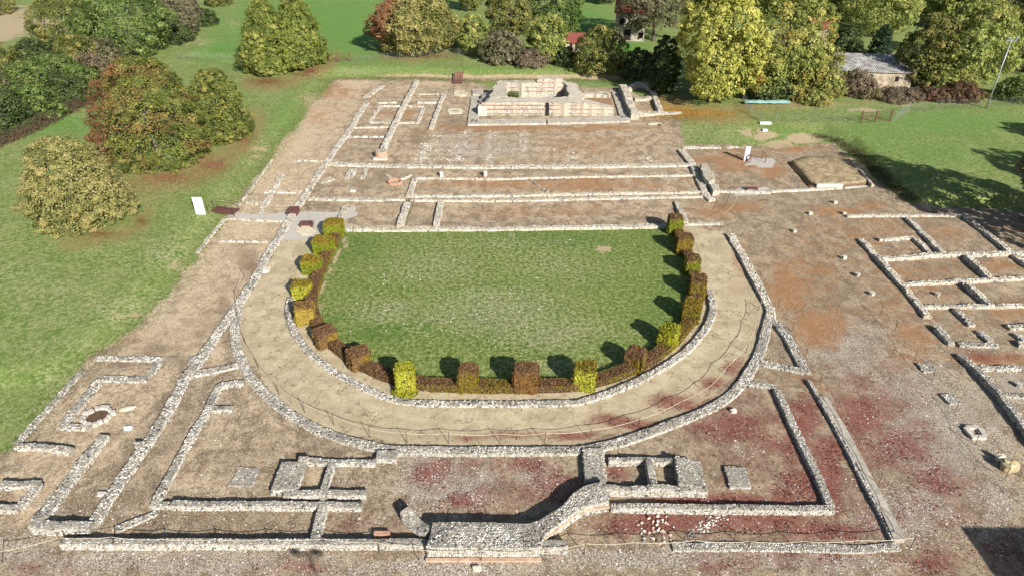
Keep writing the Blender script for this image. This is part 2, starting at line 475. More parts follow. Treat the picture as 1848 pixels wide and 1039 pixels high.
m_light = ellm([(520, 250, 90, 80, .9), (560, 200, 70, 50, .8), (470, 300, 60, 60, .8), (430, 400, 90, 40, .9), (390, 460, 60, 40, .7), (1080, 270, 160, 24, .45), (640, 260, 50, 60, .35), (720, 240, 40, 40, .3), (200, 780, 40, 30, .5), (380, 800, 60, 60, .35), (290, 740, 50, 60, .35), (1340, 880, 60, 30, .35), (1250, 800, 60, 30, .3), (1420, 760, 40, 60, .3), (1750, 440, 60, 20, .3), (1820, 520, 40, 14, .4), (540, 190, 60, 40, .6), (640, 150, 60, 14, .8), (490, 330, 60, 44, .9), (450, 415, 70, 26, 1.), (320, 560, 80, 50, .6), (360, 470, 50, 40, .7), (240, 600, 60, 26, .4), (385, 630, 26, 44, .8), (740, 158, 60, 14, .6), (780, 150, 60, 10, .7), (830, 170, 30, 12, .8), (120, 850, 90, 40, .6), (60, 930, 60, 40, .6),
                (230, 720, 80, 40, .5), (320, 850, 50, 50, .5), (300, 680, 60, 30, .3), (520, 470, 40, 60, .7), (470, 590, 30, 60, .7), (650, 355, 60, 14, .5), (600, 330, 40, 14, .4), (1000, 285, 240, 10, .4), (1310, 470, 40, 60, .5), (1340, 300, 50, 24, .3), (560, 860, 26, 30, .6), (400, 880, 80, 40, .4), (1440, 755, 26, 14, .5), (1390, 770, 26, 20, .5)])
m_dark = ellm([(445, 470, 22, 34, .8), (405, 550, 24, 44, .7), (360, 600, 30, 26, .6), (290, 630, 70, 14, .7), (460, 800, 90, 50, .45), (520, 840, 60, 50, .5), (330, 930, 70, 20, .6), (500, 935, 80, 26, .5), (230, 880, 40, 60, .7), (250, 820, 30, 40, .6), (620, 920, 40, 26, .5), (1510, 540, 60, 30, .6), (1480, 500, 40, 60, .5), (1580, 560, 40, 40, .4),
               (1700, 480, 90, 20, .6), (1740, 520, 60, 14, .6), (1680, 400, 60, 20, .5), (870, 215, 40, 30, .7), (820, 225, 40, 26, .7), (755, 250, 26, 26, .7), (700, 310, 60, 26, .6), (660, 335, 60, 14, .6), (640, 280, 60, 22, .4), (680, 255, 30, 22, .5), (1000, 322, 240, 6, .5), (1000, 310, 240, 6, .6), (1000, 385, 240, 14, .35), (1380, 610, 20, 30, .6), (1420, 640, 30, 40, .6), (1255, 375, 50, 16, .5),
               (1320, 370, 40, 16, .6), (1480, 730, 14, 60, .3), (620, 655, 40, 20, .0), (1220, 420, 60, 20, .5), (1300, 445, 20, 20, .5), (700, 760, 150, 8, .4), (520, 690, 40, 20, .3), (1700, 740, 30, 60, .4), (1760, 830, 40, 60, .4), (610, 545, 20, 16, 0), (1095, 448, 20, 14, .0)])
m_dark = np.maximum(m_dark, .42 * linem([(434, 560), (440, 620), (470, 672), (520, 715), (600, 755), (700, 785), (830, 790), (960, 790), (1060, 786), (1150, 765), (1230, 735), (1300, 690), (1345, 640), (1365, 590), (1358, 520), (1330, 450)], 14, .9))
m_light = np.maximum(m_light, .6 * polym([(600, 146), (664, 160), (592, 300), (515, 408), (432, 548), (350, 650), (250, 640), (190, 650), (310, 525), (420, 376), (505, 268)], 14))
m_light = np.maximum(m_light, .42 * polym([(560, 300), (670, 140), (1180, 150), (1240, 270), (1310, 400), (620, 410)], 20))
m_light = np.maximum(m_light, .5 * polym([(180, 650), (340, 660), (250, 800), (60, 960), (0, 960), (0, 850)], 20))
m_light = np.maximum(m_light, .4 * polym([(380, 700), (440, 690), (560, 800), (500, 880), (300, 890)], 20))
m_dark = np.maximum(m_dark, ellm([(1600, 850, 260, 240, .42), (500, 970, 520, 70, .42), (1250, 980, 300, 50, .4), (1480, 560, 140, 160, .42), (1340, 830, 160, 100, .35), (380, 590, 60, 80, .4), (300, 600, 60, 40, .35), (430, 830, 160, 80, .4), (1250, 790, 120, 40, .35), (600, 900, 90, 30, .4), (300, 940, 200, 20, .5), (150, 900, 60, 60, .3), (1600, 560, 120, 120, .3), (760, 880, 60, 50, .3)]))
m_dry = ellm([(900, 560, 160, 60, .55), (780, 480, 120, 40, .4), (1000, 480, 120, 40, .35), (820, 570, 100, 20, .5), (700, 560, 80, 30, .5), (1000, 600, 140, 40, .5), (900, 440, 200, 20, .3), (1000, 660, 120, 20, .4), (60, 520, 80, 60, .5), (200, 560, 120, 40, .5), (120, 700, 60, 50, .5), (300, 450, 50, 30, .6), (100, 620, 120, 20, .45), (60, 270, 70, 20, .4), (420, 280, 30, 40, .3),
              (960, 112, 300, 8, .3), (1000, 150, 150, 8, .6), (640, 128, 60, 6, .5), (1290, 240, 80, 20, .45), (1500, 215, 140, 12, .2), (1450, 190, 120, 8, .8), (1600, 190, 200, 6, .6), (640, 330, 60, 24, .4), (690, 325, 60, 20, .3)])
# lusher green: rings and trails in the lawn, the far field, green flushes inside the dig
m_lush = ellm([(690, 600, 60, 20, .7), (880, 560, 60, 10, .4), (640, 445, 50, 30, .5), (1010, 430, 120, 20, .5), (1180, 420, 40, 30, .4), (1190, 560, 50, 60, .4), (1130, 690, 60, 16, .3), (1095, 150, 70, 8, .6), (380, 600, 0.1, .1, 0), (860, 124, 260, 4, .5), (1060, 124, 60, 4, .5),
               (560, 250, .1, .1, 0), (240, 800, 26, 30, .35), (550, 455, 24, 16, .5), (540, 640, 26, 26, .35), (1330, 250, 30, 10, .2), (1430, 235, 60, 10, .2), (1600, 240, 140, 40, .4), (1700, 220, 200, 30, .6), (1700, 280, 150, 30, .4), (520, 225, 30, 50, .5), (640, 60, 90, 60, .9), (500, 55, 140, 60, .9), (400, 90, 60, 30, .8), (1060, 50, 60, 50, .9), (1140, 85, 40, 20, 1.), (200, 235, 60, 40, .7), (120, 230, 90, 30, .6), (600, 40, 200, 80, .9), (740, 20, 80, 90, .8)])
ringm = np.zeros(U.shape)
for (u0, v0, ru, rv, w) in [(900, 535, 46, 26, .12), (835, 592, 58, 20, .13), (690, 585, 90, 26, .08)]:
    q = np.hypot((UW - u0) / ru, (VW - v0) / rv)
    ringm = np.maximum(ringm, np.exp(-((q - 1) / w) ** 2) * (0.35 + 0.65 * fbm(GX * .8, GY * .8, 41, 2)))
m_lush = np.maximum(m_lush, ringm * 0.9)
m_bare = np.maximum(m_bare, ellm([(1093, 448, 19, 9, .95), (806, 582, 30, 6, .4), (1160, 540, 7, 3, .9), (985, 575, 8, 4, .5)]) * m_lawn + m_bare * (1 - m_lawn))
m_bare = np.maximum(m_bare, .8 * linem([(618, 432), (600, 470), (584, 510), (572, 556)], 4, .6))
# irregular red and gravel patches
pat = fbm(GX * 0.4, GY * 0.4, 61, 5)
m_red = np.clip(m_red * (0.25 + 1.5 * pat), 0, 1)
m_rust = np.clip(m_rust * (0.5 + 1.0 * fbm(GX * 0.4, GY * 0.4, 71, 4)), 0, 1)
m_gravpath = polym([(418, 384), (596, 384), (640, 372), (650, 388), (592, 410), (572, 428), (512, 430), (520, 398), (408, 392)], 3)
m_gravpath = np.maximum(m_gravpath, polym([(1330, 340), (1390, 340), (1392, 352), (1330, 353)], 2) + polym([(1350, 285), (1395, 287), (1390, 303), (1345, 298)], 2))

def layer(me, name, a, b, c, d):
    l = me.color_attributes.new(name, 'FLOAT_COLOR', 'POINT')
    l.data.foreach_set('color', np.stack([a.ravel(), b.ravel(), c.ravel(), d.ravel()], -1).astype(np.float32).ravel())

ny, nx = GX.shape
idx = np.arange(nx * ny).reshape(ny, nx)
gq = np.stack([idx[:-1, :-1].ravel(), idx[:-1, 1:].ravel(), idx[1:, 1:].ravel(), idx[1:, :-1].ravel()], -1)
gme = mesh_np('ground', np.stack([GX.ravel(), GY.ravel(), GZ.ravel()], -1), [gq], smooth=True)
layer(gme, 'La', m_dirt, m_red, m_gravel, m_rust)
layer(gme, 'Lb', m_path, m_litter, m_bare, m_dry)
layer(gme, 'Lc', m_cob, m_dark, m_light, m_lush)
layer(gme, 'Ld', m_gold, m_gravpath, m_lawn, np.zeros_like(m_lawn))

def ground_lookup(M):
    def f(x, y):
        ix = np.clip(np.searchsorted(xs, x), 0, nx - 1); iy = np.clip(np.searchsorted(ys, y), 0, ny - 1)
        return M[iy, ix]
    return f
g_dirt, g_gravel, g_red, g_lawn = map(ground_lookup, (m_dirt, m_gravel, m_red, m_lawn))
g_z = ground_lookup(GZ)

m = NT('ground', 0.95, 0.08)
_, dirt, red, gravel, rust = m.attr('La')
_, path, litter, bare, dry = m.attr('Lb')
_, cob, dark, light, lush = m.attr('Lc')
_, gold, gpath, lawn, _z = m.attr('Ld')
nA = m.noise(0.75, 9, 0.7); nA2 = m.noise(0.9, 9, 0.72, vec=m.stretch(1, .8, 1), dist=.4); nL = m.noise(0.16, 5, 0.6)
nB = m.noise(3.2, 7, 0.72); nC = m.noise(12.0, 5, 0.72); nD = m.noise(30.0, 2, 0.6)
ct = lambda n, w=.08, c=.5: m.rng(n, c - w, c + w)
def thr(mask, nz, gain=3.0, w=0.16):
    # a soft mask broken into patches by many-scaled noise
    t = m.math('ADD', mask, m.math('MULTIPLY', m.math('SUBTRACT', nz, 0.5), gain))
    return m.math('MULTIPLY', m.rng(t, 0.5 - w, 0.5 + w), m.rng(mask, 0.0, 0.12))
mixn = lambda a, b, f=.5: m.math('ADD', m.math('MULTIPLY', a, 1 - f), m.math('MULTIPLY', b, f))
pn = mixn(nA, nB, .45)                  # patches
pn2 = mixn(nA2, nC, .45)
# ---- grass
g = m.mix(ct(nB, .085), C(98, 120, 56), C(160, 173, 104))
g = m.mix(m.math('MULTIPLY', ct(nA, .12), .4), g, C(176, 174, 122))
g = m.mix(m.math('MULTIPLY', ct(nL, .12, .52), .35), g, C(112, 140, 62))
g = m.mix(m.math('MULTIPLY', m.rng(nC, .42, .54, 1, 0), .5), g, C(78, 96, 44))
g = m.mix(m.math('MULTIPLY', lawn, .7), g, m.mix(ct(mixn(nB, nC, .5), .06), C(72, 94, 32), C(138, 152, 74)))
g = m.mix(m.math('MULTIPLY', lush, m.rng(nA, .36, .56, .45, .95)), g, m.mix(lawn, m.mix(ct(nC, .1), C(66, 112, 40), C(118, 172, 80)), m.mix(ct(nC, .1), C(48, 86, 26), C(88, 130, 46))))
# dry stalks
ds = m.math('ADD', m.math('MULTIPLY', dry, .42), m.math('MULTIPLY', lawn, .1))
ds = m.math('ADD', ds, .13)
g = m.mix(m.math('MULTIPLY', thr(ds, mixn(nB, nC, .5), 3.6, .2), .8), g, m.mix(ct(nC, .08), C(150, 142, 104), C(206, 196, 164)))
g = m.mix(m.math('MULTIPLY', m.rng(nD, .36, .46, 1, 0), .3), g, C(50, 66, 26))
# leaf litter and bare earth in the grass
g = m.mix(m.math('MULTIPLY', thr(bare, pn, 2.6), .9), g, m.mix(ct(nC, .12), C(160, 138, 108), C(208, 188, 154)))
lit = m.mix(ct(nC, .1), C(126, 92, 66), C(188, 144, 108))
g = m.mix(m.math('MULTIPLY', thr(litter, mixn(nB, nC, .55), 3.4, .4), .6), g, lit)
g = m.mix(m.math('MULTIPLY', thr(gold, mixn(nB, nC, .55), 3.2, .4), .4), g, m.mix(ct(nD, .1), C(180, 128, 56), C(238, 192, 104)))
# ---- excavated soil
d = m.mix(ct(nA2, .10), C(140, 119, 96), C(198, 177, 146))
d = m.mix(m.math('MULTIPLY', ct(nL, .1), .35), d, C(168, 150, 122))
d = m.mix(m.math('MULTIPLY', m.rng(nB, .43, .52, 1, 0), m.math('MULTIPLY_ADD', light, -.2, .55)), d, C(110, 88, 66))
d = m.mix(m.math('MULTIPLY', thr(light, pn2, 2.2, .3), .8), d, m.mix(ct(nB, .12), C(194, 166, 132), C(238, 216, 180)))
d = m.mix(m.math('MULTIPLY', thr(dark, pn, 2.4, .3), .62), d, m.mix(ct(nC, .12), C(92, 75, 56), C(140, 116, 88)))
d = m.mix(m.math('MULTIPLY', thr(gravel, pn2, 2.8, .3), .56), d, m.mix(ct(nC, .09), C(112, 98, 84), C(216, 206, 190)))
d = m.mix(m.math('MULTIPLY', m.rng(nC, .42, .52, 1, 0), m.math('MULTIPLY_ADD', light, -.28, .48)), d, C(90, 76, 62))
d = m.mix(m.math('MULTIPLY', m.rng(nC, .53, .62), .55), d, C(230, 214, 190))
d = m.mix(m.math('MULTIPLY', thr(rust, mixn(nA, nC, .5), 3.4, .25), .72), d, m.mix(ct(nC, .1), C(144, 98, 62), C(190, 140, 94)))
# sanded path with dark root-like cracks
p = m.mix(ct(nA, .14), C(190, 174, 140), C(218, 203, 168))
p = m.mix(m.math('MULTIPLY', m.rng(nC, .40, .53, 1, 0), .4), p, C(146, 122, 98))
p = m.mix(m.math('MULTIPLY', m.rng(nB, .40, .52, 1, 0), .25), p, C(164, 140, 110))
wv = m.t.nodes.new('ShaderNodeVectorMath'); wv.operation = 'SCALE'; wv.inputs['Scale'].default_value = 2.6
nv = m.t.nodes.new('ShaderNodeTexNoise'); nv.inputs['Scale'].default_value = 1.1; nv.inputs['Detail'].default_value = 5
m.t.links.new(m.pos, nv.inputs['Vector']); m.t.links.new(nv.outputs['Color'], wv.inputs[0])
wa = m.t.nodes.new('ShaderNodeVectorMath'); m.t.links.new(m.pos, wa.inputs[0]); m.t.links.new(wv.outputs[0], wa.inputs[1])
crack = m.voro(0.55, 'DISTANCE_TO_EDGE', vec=wa.outputs[0])
p = m.mix(m.math('MULTIPLY', m.rng(crack, .0, .035, 1, 0), m.rng(nA2, .42, .54, .0, .7)), p, C(112, 88, 68))
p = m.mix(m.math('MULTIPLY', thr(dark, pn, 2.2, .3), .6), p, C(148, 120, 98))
p = m.mix(m.math('MULTIPLY', thr(rust, pn, 2.6, .25), .5), p, C(176, 122, 94))
p = m.mix(m.math('MULTIPLY', thr(lush, pn, 2.4, .3), .6), p, C(132, 144, 74))
d = m.mix(thr(path, pn, 0.9, .2), d, p)
d = m.mix(m.math('MULTIPLY', thr(gpath, pn, 1.2, .2), 0.92), d, m.mix(ct(nC, .12), C(180, 172, 160), C(216, 210, 200)))
d = m.mix(m.math('MULTIPLY', thr(m.math('MULTIPLY', lush, m.math('SUBTRACT', 1.0, path)), pn, 2.4, .3), 0.7), d, C(122, 128, 66))
# red stonecrop
rc = m.mix(ct(nD, .1), C(112, 54, 50), C(156, 90, 80))
d = m.mix(m.math('MULTIPLY', thr(m.math('MULTIPLY', red, .98), mixn(nA, nC, .55), 3.5, .36), 0.76), d, rc)
# small stones: three sizes of pale specks
def specks(scale, thr_, mask, colr):
    dist = m.voro(scale, 'F1', 'Distance')
    vc = m.voro(scale, 'F1', 'Color')
    sep = m.t.nodes.new('ShaderNodeSeparateColor'); m.t.links.new(vc, sep.inputs[0])
    pick = m.math('GREATER_THAN', m.math('ADD', sep.outputs[0], m.math('MULTIPLY', mask, 0.3)), thr_)
    return m.math('MULTIPLY', m.rng(dist, 0.22, 0.36, 1.0, 0.0), pick), m.mix(sep.outputs[1], C(150, 146, 138), colr)
for sc_, th_ in ((9.0, 0.95), (15.0, 0.9)):
    f_, c_ = specks(sc_, th_, m.math('ADD', gravel, m.math('MULTIPLY', path, -1.0)), C(236, 232, 224))
    d = m.mix(m.math('MULTIPLY', f_, 0.85), d, c_)
# half-buried cobble footings
f_, c_ = specks(4.5, 0.3, cob, C(244, 238, 228))
d = m.mix(m.math('MULTIPLY', m.math('MULTIPLY', f_, thr(cob, pn, 2.2, .3)), 0.9), d, c_)
edge = m.math('ADD', dirt, m.math('MULTIPLY', m.math('SUBTRACT', mixn(nB, nD, .4), 0.5), 2.6))
edge = m.math('ADD', edge, m.math('MULTIPLY', m.math('SUBTRACT', nA, 0.5), 1.2))
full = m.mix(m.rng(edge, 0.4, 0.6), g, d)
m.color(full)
hgt = m.math('ADD', m.math('MULTIPLY', nB, 0.5), m.math('MULTIPLY', nC, 0.5))
m.bump(m.math('MULTIPLY', hgt, m.rng(dirt, 0, 1, .45, 1)), 0.8, 0.09)
M_GROUND = m.m
ground = link('ground', gme, M_GROUND)
tag(ground, kind='structure')
# ------------------------------------------------------------------ cobble masonry
PAL = np.array([C(232, 226, 214), C(210, 203, 190), C(186, 180, 168), C(208, 190, 162), C(150, 147, 140), C(112, 112, 110), C(222, 208, 184), C(192, 160, 132), C(118, 116, 108)])
PW = np.array([.27, .22, .14, .09, .07, .05, .11, .02, .03])

PALN = np.array([C(230, 225, 215), C(206, 201, 190), C(178, 173, 163), C(150, 146, 138), C(108, 107, 105), C(78, 78, 77), C(220, 204, 178), C(198, 172, 146)])
PWN = np.array([.27, .23, .17, .12, .08, .04, .07, .02])
_a6 = np.arange(6) * math.pi / 3
T_V = np.concatenate([np.stack([np.cos(_a6), np.sin(_a6), np.full(6, -0.55)], -1),
                      np.stack([0.82 * np.cos(_a6 + .2), 0.82 * np.sin(_a6 + .2), np.full(6, 0.28)], -1), [[0, 0, 0.62]]])
T_F = np.array([(i, (i + 1) % 6, 6 + (i + 1) % 6) for i in range(6)] + [(i, 6 + (i + 1) % 6, 6 + i) for i in range(6)] + [(6 + i, 6 + (i + 1) % 6, 12) for i in range(6)])
L_V = np.concatenate([np.stack([np.cos(_a6[::1]), np.sin(_a6), np.full(6, -0.25)], -1), [[0, 0, 0.6]]])
L_F = np.array([(i, (i + 1) % 6, 6) for i in range(6)])

def stones(P, N, size, rng, low=False, dark=None, pal=PAL, pw=PW, flat=0.75, cols=None, smooth=True, name='cobblestones'):
    """mesh of squashed round stones lying at P with outward normal N"""
    TV, TF = (L_V, L_F) if low else (T_V, T_F)
    n = len(P)
    size = np.broadcast_to(size, (n,))
    up = np.where(np.abs(N[:, 2:3]) > 0.8, np.array([[1.0, 0, 0]]), np.array([[0, 0, 1.0]]))
    t1 = np.cross(up, N); t1 /= np.linalg.norm(t1, axis=1, keepdims=True) + 1e-9
    t2 = np.cross(N, t1)
    th = rng.uniform(0, 2 * math.pi, n); c_, s_ = np.cos(th)[:, None], np.sin(th)[:, None]
    a = t1 * c_ + t2 * s_; b = -t1 * s_ + t2 * c_
    sa = size * rng.uniform(0.85, 1.35, n); sb = size * rng.uniform(0.7, 1.0, n); sc = size * flat * rng.uniform(0.6, 1.25, n)
    tv = TV[None] * (1 + rng.uniform(-.14, .14, (n, len(TV), 1)))
    V = P[:, None] + tv[..., 0:1] * (a * sa[:, None])[:, None] + tv[..., 1:2] * (b * sb[:, None])[:, None] + tv[..., 2:3] * (N * sc[:, None])[:, None]
    Fc = (TF[None] + (np.arange(n) * len(TV))[:, None, None]).reshape(-1, 3)
    if cols is None:
        cols = pal[rng.choice(len(pal), n, p=pw / pw.sum())] * rng.uniform(0.82, 1.15, (n, 1))
        if dark is None:
            dark = sstep(fbm(P[:, 0] * 0.7, P[:, 1] * 0.7, 33, 3), 0.45, 0.68) * np.clip(N[:, 2], 0, 1)
        cols = cols * (1 - 0.6 * (dark * (rng.uniform(0, 1, n) < 0.75))[:, None])
    cc = np.repeat(cols, len(TV), axis=0)
    return mesh_np(name, V.reshape(-1, 3), Fc, cc, smooth=smooth)

def resample(p, step):
    p = np.asarray(p, float)
    d = np.concatenate([[0], np.cumsum(np.hypot(*(p[1:] - p[:-1]).T))])
    n = max(2, int(round(d[-1] / step)) + 1)
    s = np.linspace(0, d[-1], n)
    keep = np.unique(np.concatenate([s, d]))          # keep corners
    keep = keep[np.concatenate([[True], np.diff(keep) > 1e-4])]
    return np.stack([np.interp(keep, d, p[:, 0]), np.interp(keep, d, p[:, 1])], -1), keep

def chaikin(p, k=2):
    p = np.asarray(p, float)
    for _ in range(k):
        q = [p[0]]
        for a, b in zip(p[:-1], p[1:]):
            q += [a * .75 + b * .25, a * .25 + b * .75]
        q.append(p[-1]); p = np.array(q)
    return p

def frame(p):
    d = np.gradient(p, axis=0)
    d /= np.hypot(d[:, 0], d[:, 1])[:, None] + 1e-9
    return d, np.stack([-d[:, 1], d[:, 0]], -1)

from mathutils.geometry import tessellate_polygon
def _concave(out, h, label, name, cat, space, dark, rng):
    K = len(out); base = np.array([*out.mean(0), 0.0])
    V = np.concatenate([np.c_[out, np.full(K, -.12)], np.c_[out, np.full(K, h)]])
    i0 = np.arange(K); i1 = (i0 + 1) % K
    tris = np.array(tessellate_polygon([[Vector((*k, 0)) for k in out]])) + K
    o = link(name, mesh_np(name, V - base, [np.stack([i0, i1, K + i1, K + i0], -1), tris]), M_MORTARD, None, tuple(base)); tag(o, label, cat)
    x0, y0 = out.min(0); x1, y1 = out.max(0)
    gx, gy = np.meshgrid(np.arange(x0, x1, space), np.arange(y0, y1, space * .92))
    gx = (gx + (np.arange(gx.shape[0])[:, None] % 2) * space * .5 + rng.uniform(-.25, .25, gx.shape) * space).ravel()
    gy = (gy + rng.uniform(-.25, .25, gy.shape) * space).ravel()
    k = sdf(gx, gy, [tuple(q) for q in out]) > 0; gx, gy = gx[k], gy[k]
    Ps = [np.c_[gx, gy, h + rng.uniform(-.02, .02, len(gx)) + .05 * (fbm(gx, gy, 3, 3) - .5)]]; Ns = [np.tile([0, 0, 1.0], (len(gx), 1))]
    for i in range(K):
        a, b = out[i], out[(i + 1) % K]; L = np.hypot(*(b - a)); nn = np.array([(b - a)[1], -(b - a)[0]]) / L
        nl = max(1, int(round(L / space))); nh = max(1, int(h / space))
        S, T = np.meshgrid((np.arange(nl) + .5) / nl, (np.arange(nh) + .5) / nh)
        S = np.clip(S + rng.uniform(-.2, .2, S.shape) / nl, 0, 1).ravel(); T = T.ravel()
        Ps.append(np.c_[a + (b - a) * S[:, None], h * T * .97]); Ns.append(np.tile([nn[0], nn[1], .1], (len(S), 1)))
    P = np.concatenate(Ps) - base; N = np.concatenate(Ns); N /= np.linalg.norm(N, axis=1, keepdims=True)
    dk = sstep(fbm((P[:, 0] + base[0]) * .7, (P[:, 1] + base[1]) * .7, 33, 3), .62 - .3 * dark, .86 - .35 * dark) * np.clip(N[:, 2], 0, 1)
    tag(link('cobblestones', stones(P, N, space * .53, rng, dark=dk, pal=PALN, pw=PWN), M_COBBLE, o), kind='stuff')
    return o
WALLN = 0
def HK(u, v):
    if u > 1500 and v < 800: return .72
    if v > 940: return .95
    return .85 if v > 840 or v < 235 else .66

def wall(px, w, h, label, smooth=False, name='stone_wall', cat='ruined wall', space=None, ragged=1.0, z0=-0.12, group=None, stone=True, world_pts=False, sidez=None, core=None):
    """low ruined wall following a pixel polyline traced along the middle of its top"""
    global WALLN
    WALLN += 1
    rng = np.random.default_rng(1000 + WALLN)
    p = np.array(px, float) if world_pts else np.array([at(u, v, h) for u, v in px])
    if smooth: p = chaikin(p, 3)
    w *= .86; h *= HK(to_px(p[:, 0].mean(), p[:, 1].mean())[0], to_px(p[:, 0].mean(), p[:, 1].mean())[1]) if stone else 1
    vm = np.mean([to_px(a, b, 0)[1] for a, b in p])
    if space is None: space = float(np.clip(3.9 / ppm(vm), 0.115, 0.27))
    q, s = resample(p, 0.3 if vm > 420 else 0.5)
    d, nrm = frame(q)
    k = len(q)
    wob = lambda sd: fbm(q[:, 0] * 1.1 + sd * 7.3, q[:, 1] * 1.1, sd, 3) - 0.5
    wl = w / 2 * (1 + 0.5 * ragged * wob(1)); wr = w / 2 * (1 + 0.5 * ragged * wob(2))
    ht = h * (1 + 0.8 * ragged * wob(3) + .5 * ragged * (fbm(q[:, 0] * .35, q[:, 1] * .35, 19, 2) - .5)); ht = np.maximum(ht, 0.03)
    prof = [(-1, None), (-1, .86), (-.84, 1.0), (0, 1.03), (.84, 1.0), (1, .86), (1, None)]
    vs = []
    for (f, z) in prof:
        off = np.where(f < 0, wl, wr) * f
        xy = q + nrm * off[:, None]
        zz = np.full(k, z0) if z is None else ht * z
        vs.append(np.concatenate([xy, zz[:, None]], -1))
    V = np.stack(vs, 1); m_ = len(prof)
    V[0, :, :2] -= d[0] * 0.08; V[-1, :, :2] += d[-1] * 0.08
    ii = np.arange(k * m_).reshape(k, m_)
    quads = np.stack([ii[:-1, :-1].ravel(), ii[1:, :-1].ravel(), ii[1:, 1:].ravel(), ii[:-1, 1:].ravel()], -1)
    caps = []
    for r, flip in ((0, 0), (k - 1, 1)):
        for t in range(1, m_ - 1):
            f = (ii[r, 0], ii[r, t], ii[r, t + 1]); caps.append(f[::-1] if flip else f)
    base = np.array([q[:, 0].mean(), q[:, 1].mean(), 0.0])
    o = link(name, mesh_np(name, V.reshape(-1, 3) - base, [quads[:, ::-1], np.array(caps)]), core or (M_MORTARD if vm > 600 else M_MORTAR), None, tuple(base))
    tag(o, label, cat, group)
    if not stone: return o
    # stones: rows along top and both faces
    L = s[-1]
    Ps, Ns = [], []
    def emit(ss, lat, zz, side):
        ss = np.clip(ss, 0, L)
        i = np.clip(np.searchsorted(s, ss) - 1, 0, k - 2)
        f = ((ss - s[i]) / (s[i + 1] - s[i] + 1e-9))[:, None]
        c = q[i] * (1 - f) + q[i + 1] * f; nn = nrm[i] * (1 - f) + nrm[i + 1] * f
        nn /= np.hypot(nn[:, 0], nn[:, 1])[:, None] + 1e-9
        hh = ht[i] * (1 - f[:, 0]) + ht[i + 1] * f[:, 0]
        wL = wl[i] * (1 - f[:, 0]) + wl[i + 1] * f[:, 0]; wR = wr[i] * (1 - f[:, 0]) + wr[i + 1] * f[:, 0]
        if side == 0:
            ww = np.where(lat < 0, wL, wR)
            xy = c + nn * (lat * ww)[:, None]
            z = hh * np.where(np.abs(lat) > .8, .86, 1.0) + rng.uniform(-.02, .02, len(ss))
            N = np.concatenate([nn * (np.sign(lat) * np.clip(np.abs(lat) - .75, 0, 1) * 2.5)[:, None], np.ones((len(ss), 1))], -1)
        else:
            ww = wL if side < 0 else wR
            xy = c + nn * (side * ww)[:, None]
            z = hh * zz * .85
            N = np.concatenate([nn * side, np.full((len(ss), 1), .12)], -1)
        N /= np.linalg.norm(N, axis=1, keepdims=True)
        Ps.append(np.concatenate([xy, z[:, None]], -1)); Ns.append(N)
    nl = max(2, int(round(L / space))); nw = max(1, int(round(w / (space * .92))))
    S, T = np.meshgrid((np.arange(nl) + .5) / nl, (np.arange(nw) + .5) / nw)
    S = (S * L + (np.arange(nw)[:, None] % 2) * space * .5 + rng.uniform(-.25, .25, S.shape) * space).ravel()
    T = (T * 2 - 1 + rng.uniform(-.22, .22, T.shape) * 2 / nw).ravel()
    emit(S, np.clip(T, -1, 1), None, 0)
    nh = max(1, int(round(h * .95 / space)))
    for side in (-1, 1):
        S, T = np.meshgrid((np.arange(nl) + .5) / nl, (np.arange(nh) + .55) / (nh + .15))
        S = (S * L + (np.arange(nh)[:, None] % 2) * space * .5 + rng.uniform(-.2, .2, S.shape) * space).ravel()
        emit(S, None, T.ravel(), side)
    P = np.concatenate(Ps) - base; N = np.concatenate(Ns)
    keep = rng.uniform(0, 1, len(P)) < (.95 if ragged <= 1 else .8)
    P, N = P[keep], N[keep]
    dk = sstep(fbm((P[:, 0] + base[0]) * .7, (P[:, 1] + base[1]) * .7, 33, 3), .40, .66) * np.clip(N[:, 2], 0, 1) * (.85 if vm > 520 else .4)
    me = stones(P, N, space * (.52 if vm > 600 else .56), rng, low=vm < 430, dark=dk, pal=PALN if vm > 560 else PAL, pw=PWN if vm > 560 else PW)
    st = link('cobblestones', me, M_COBBLE, o); tag(st, kind='stuff')
    return o

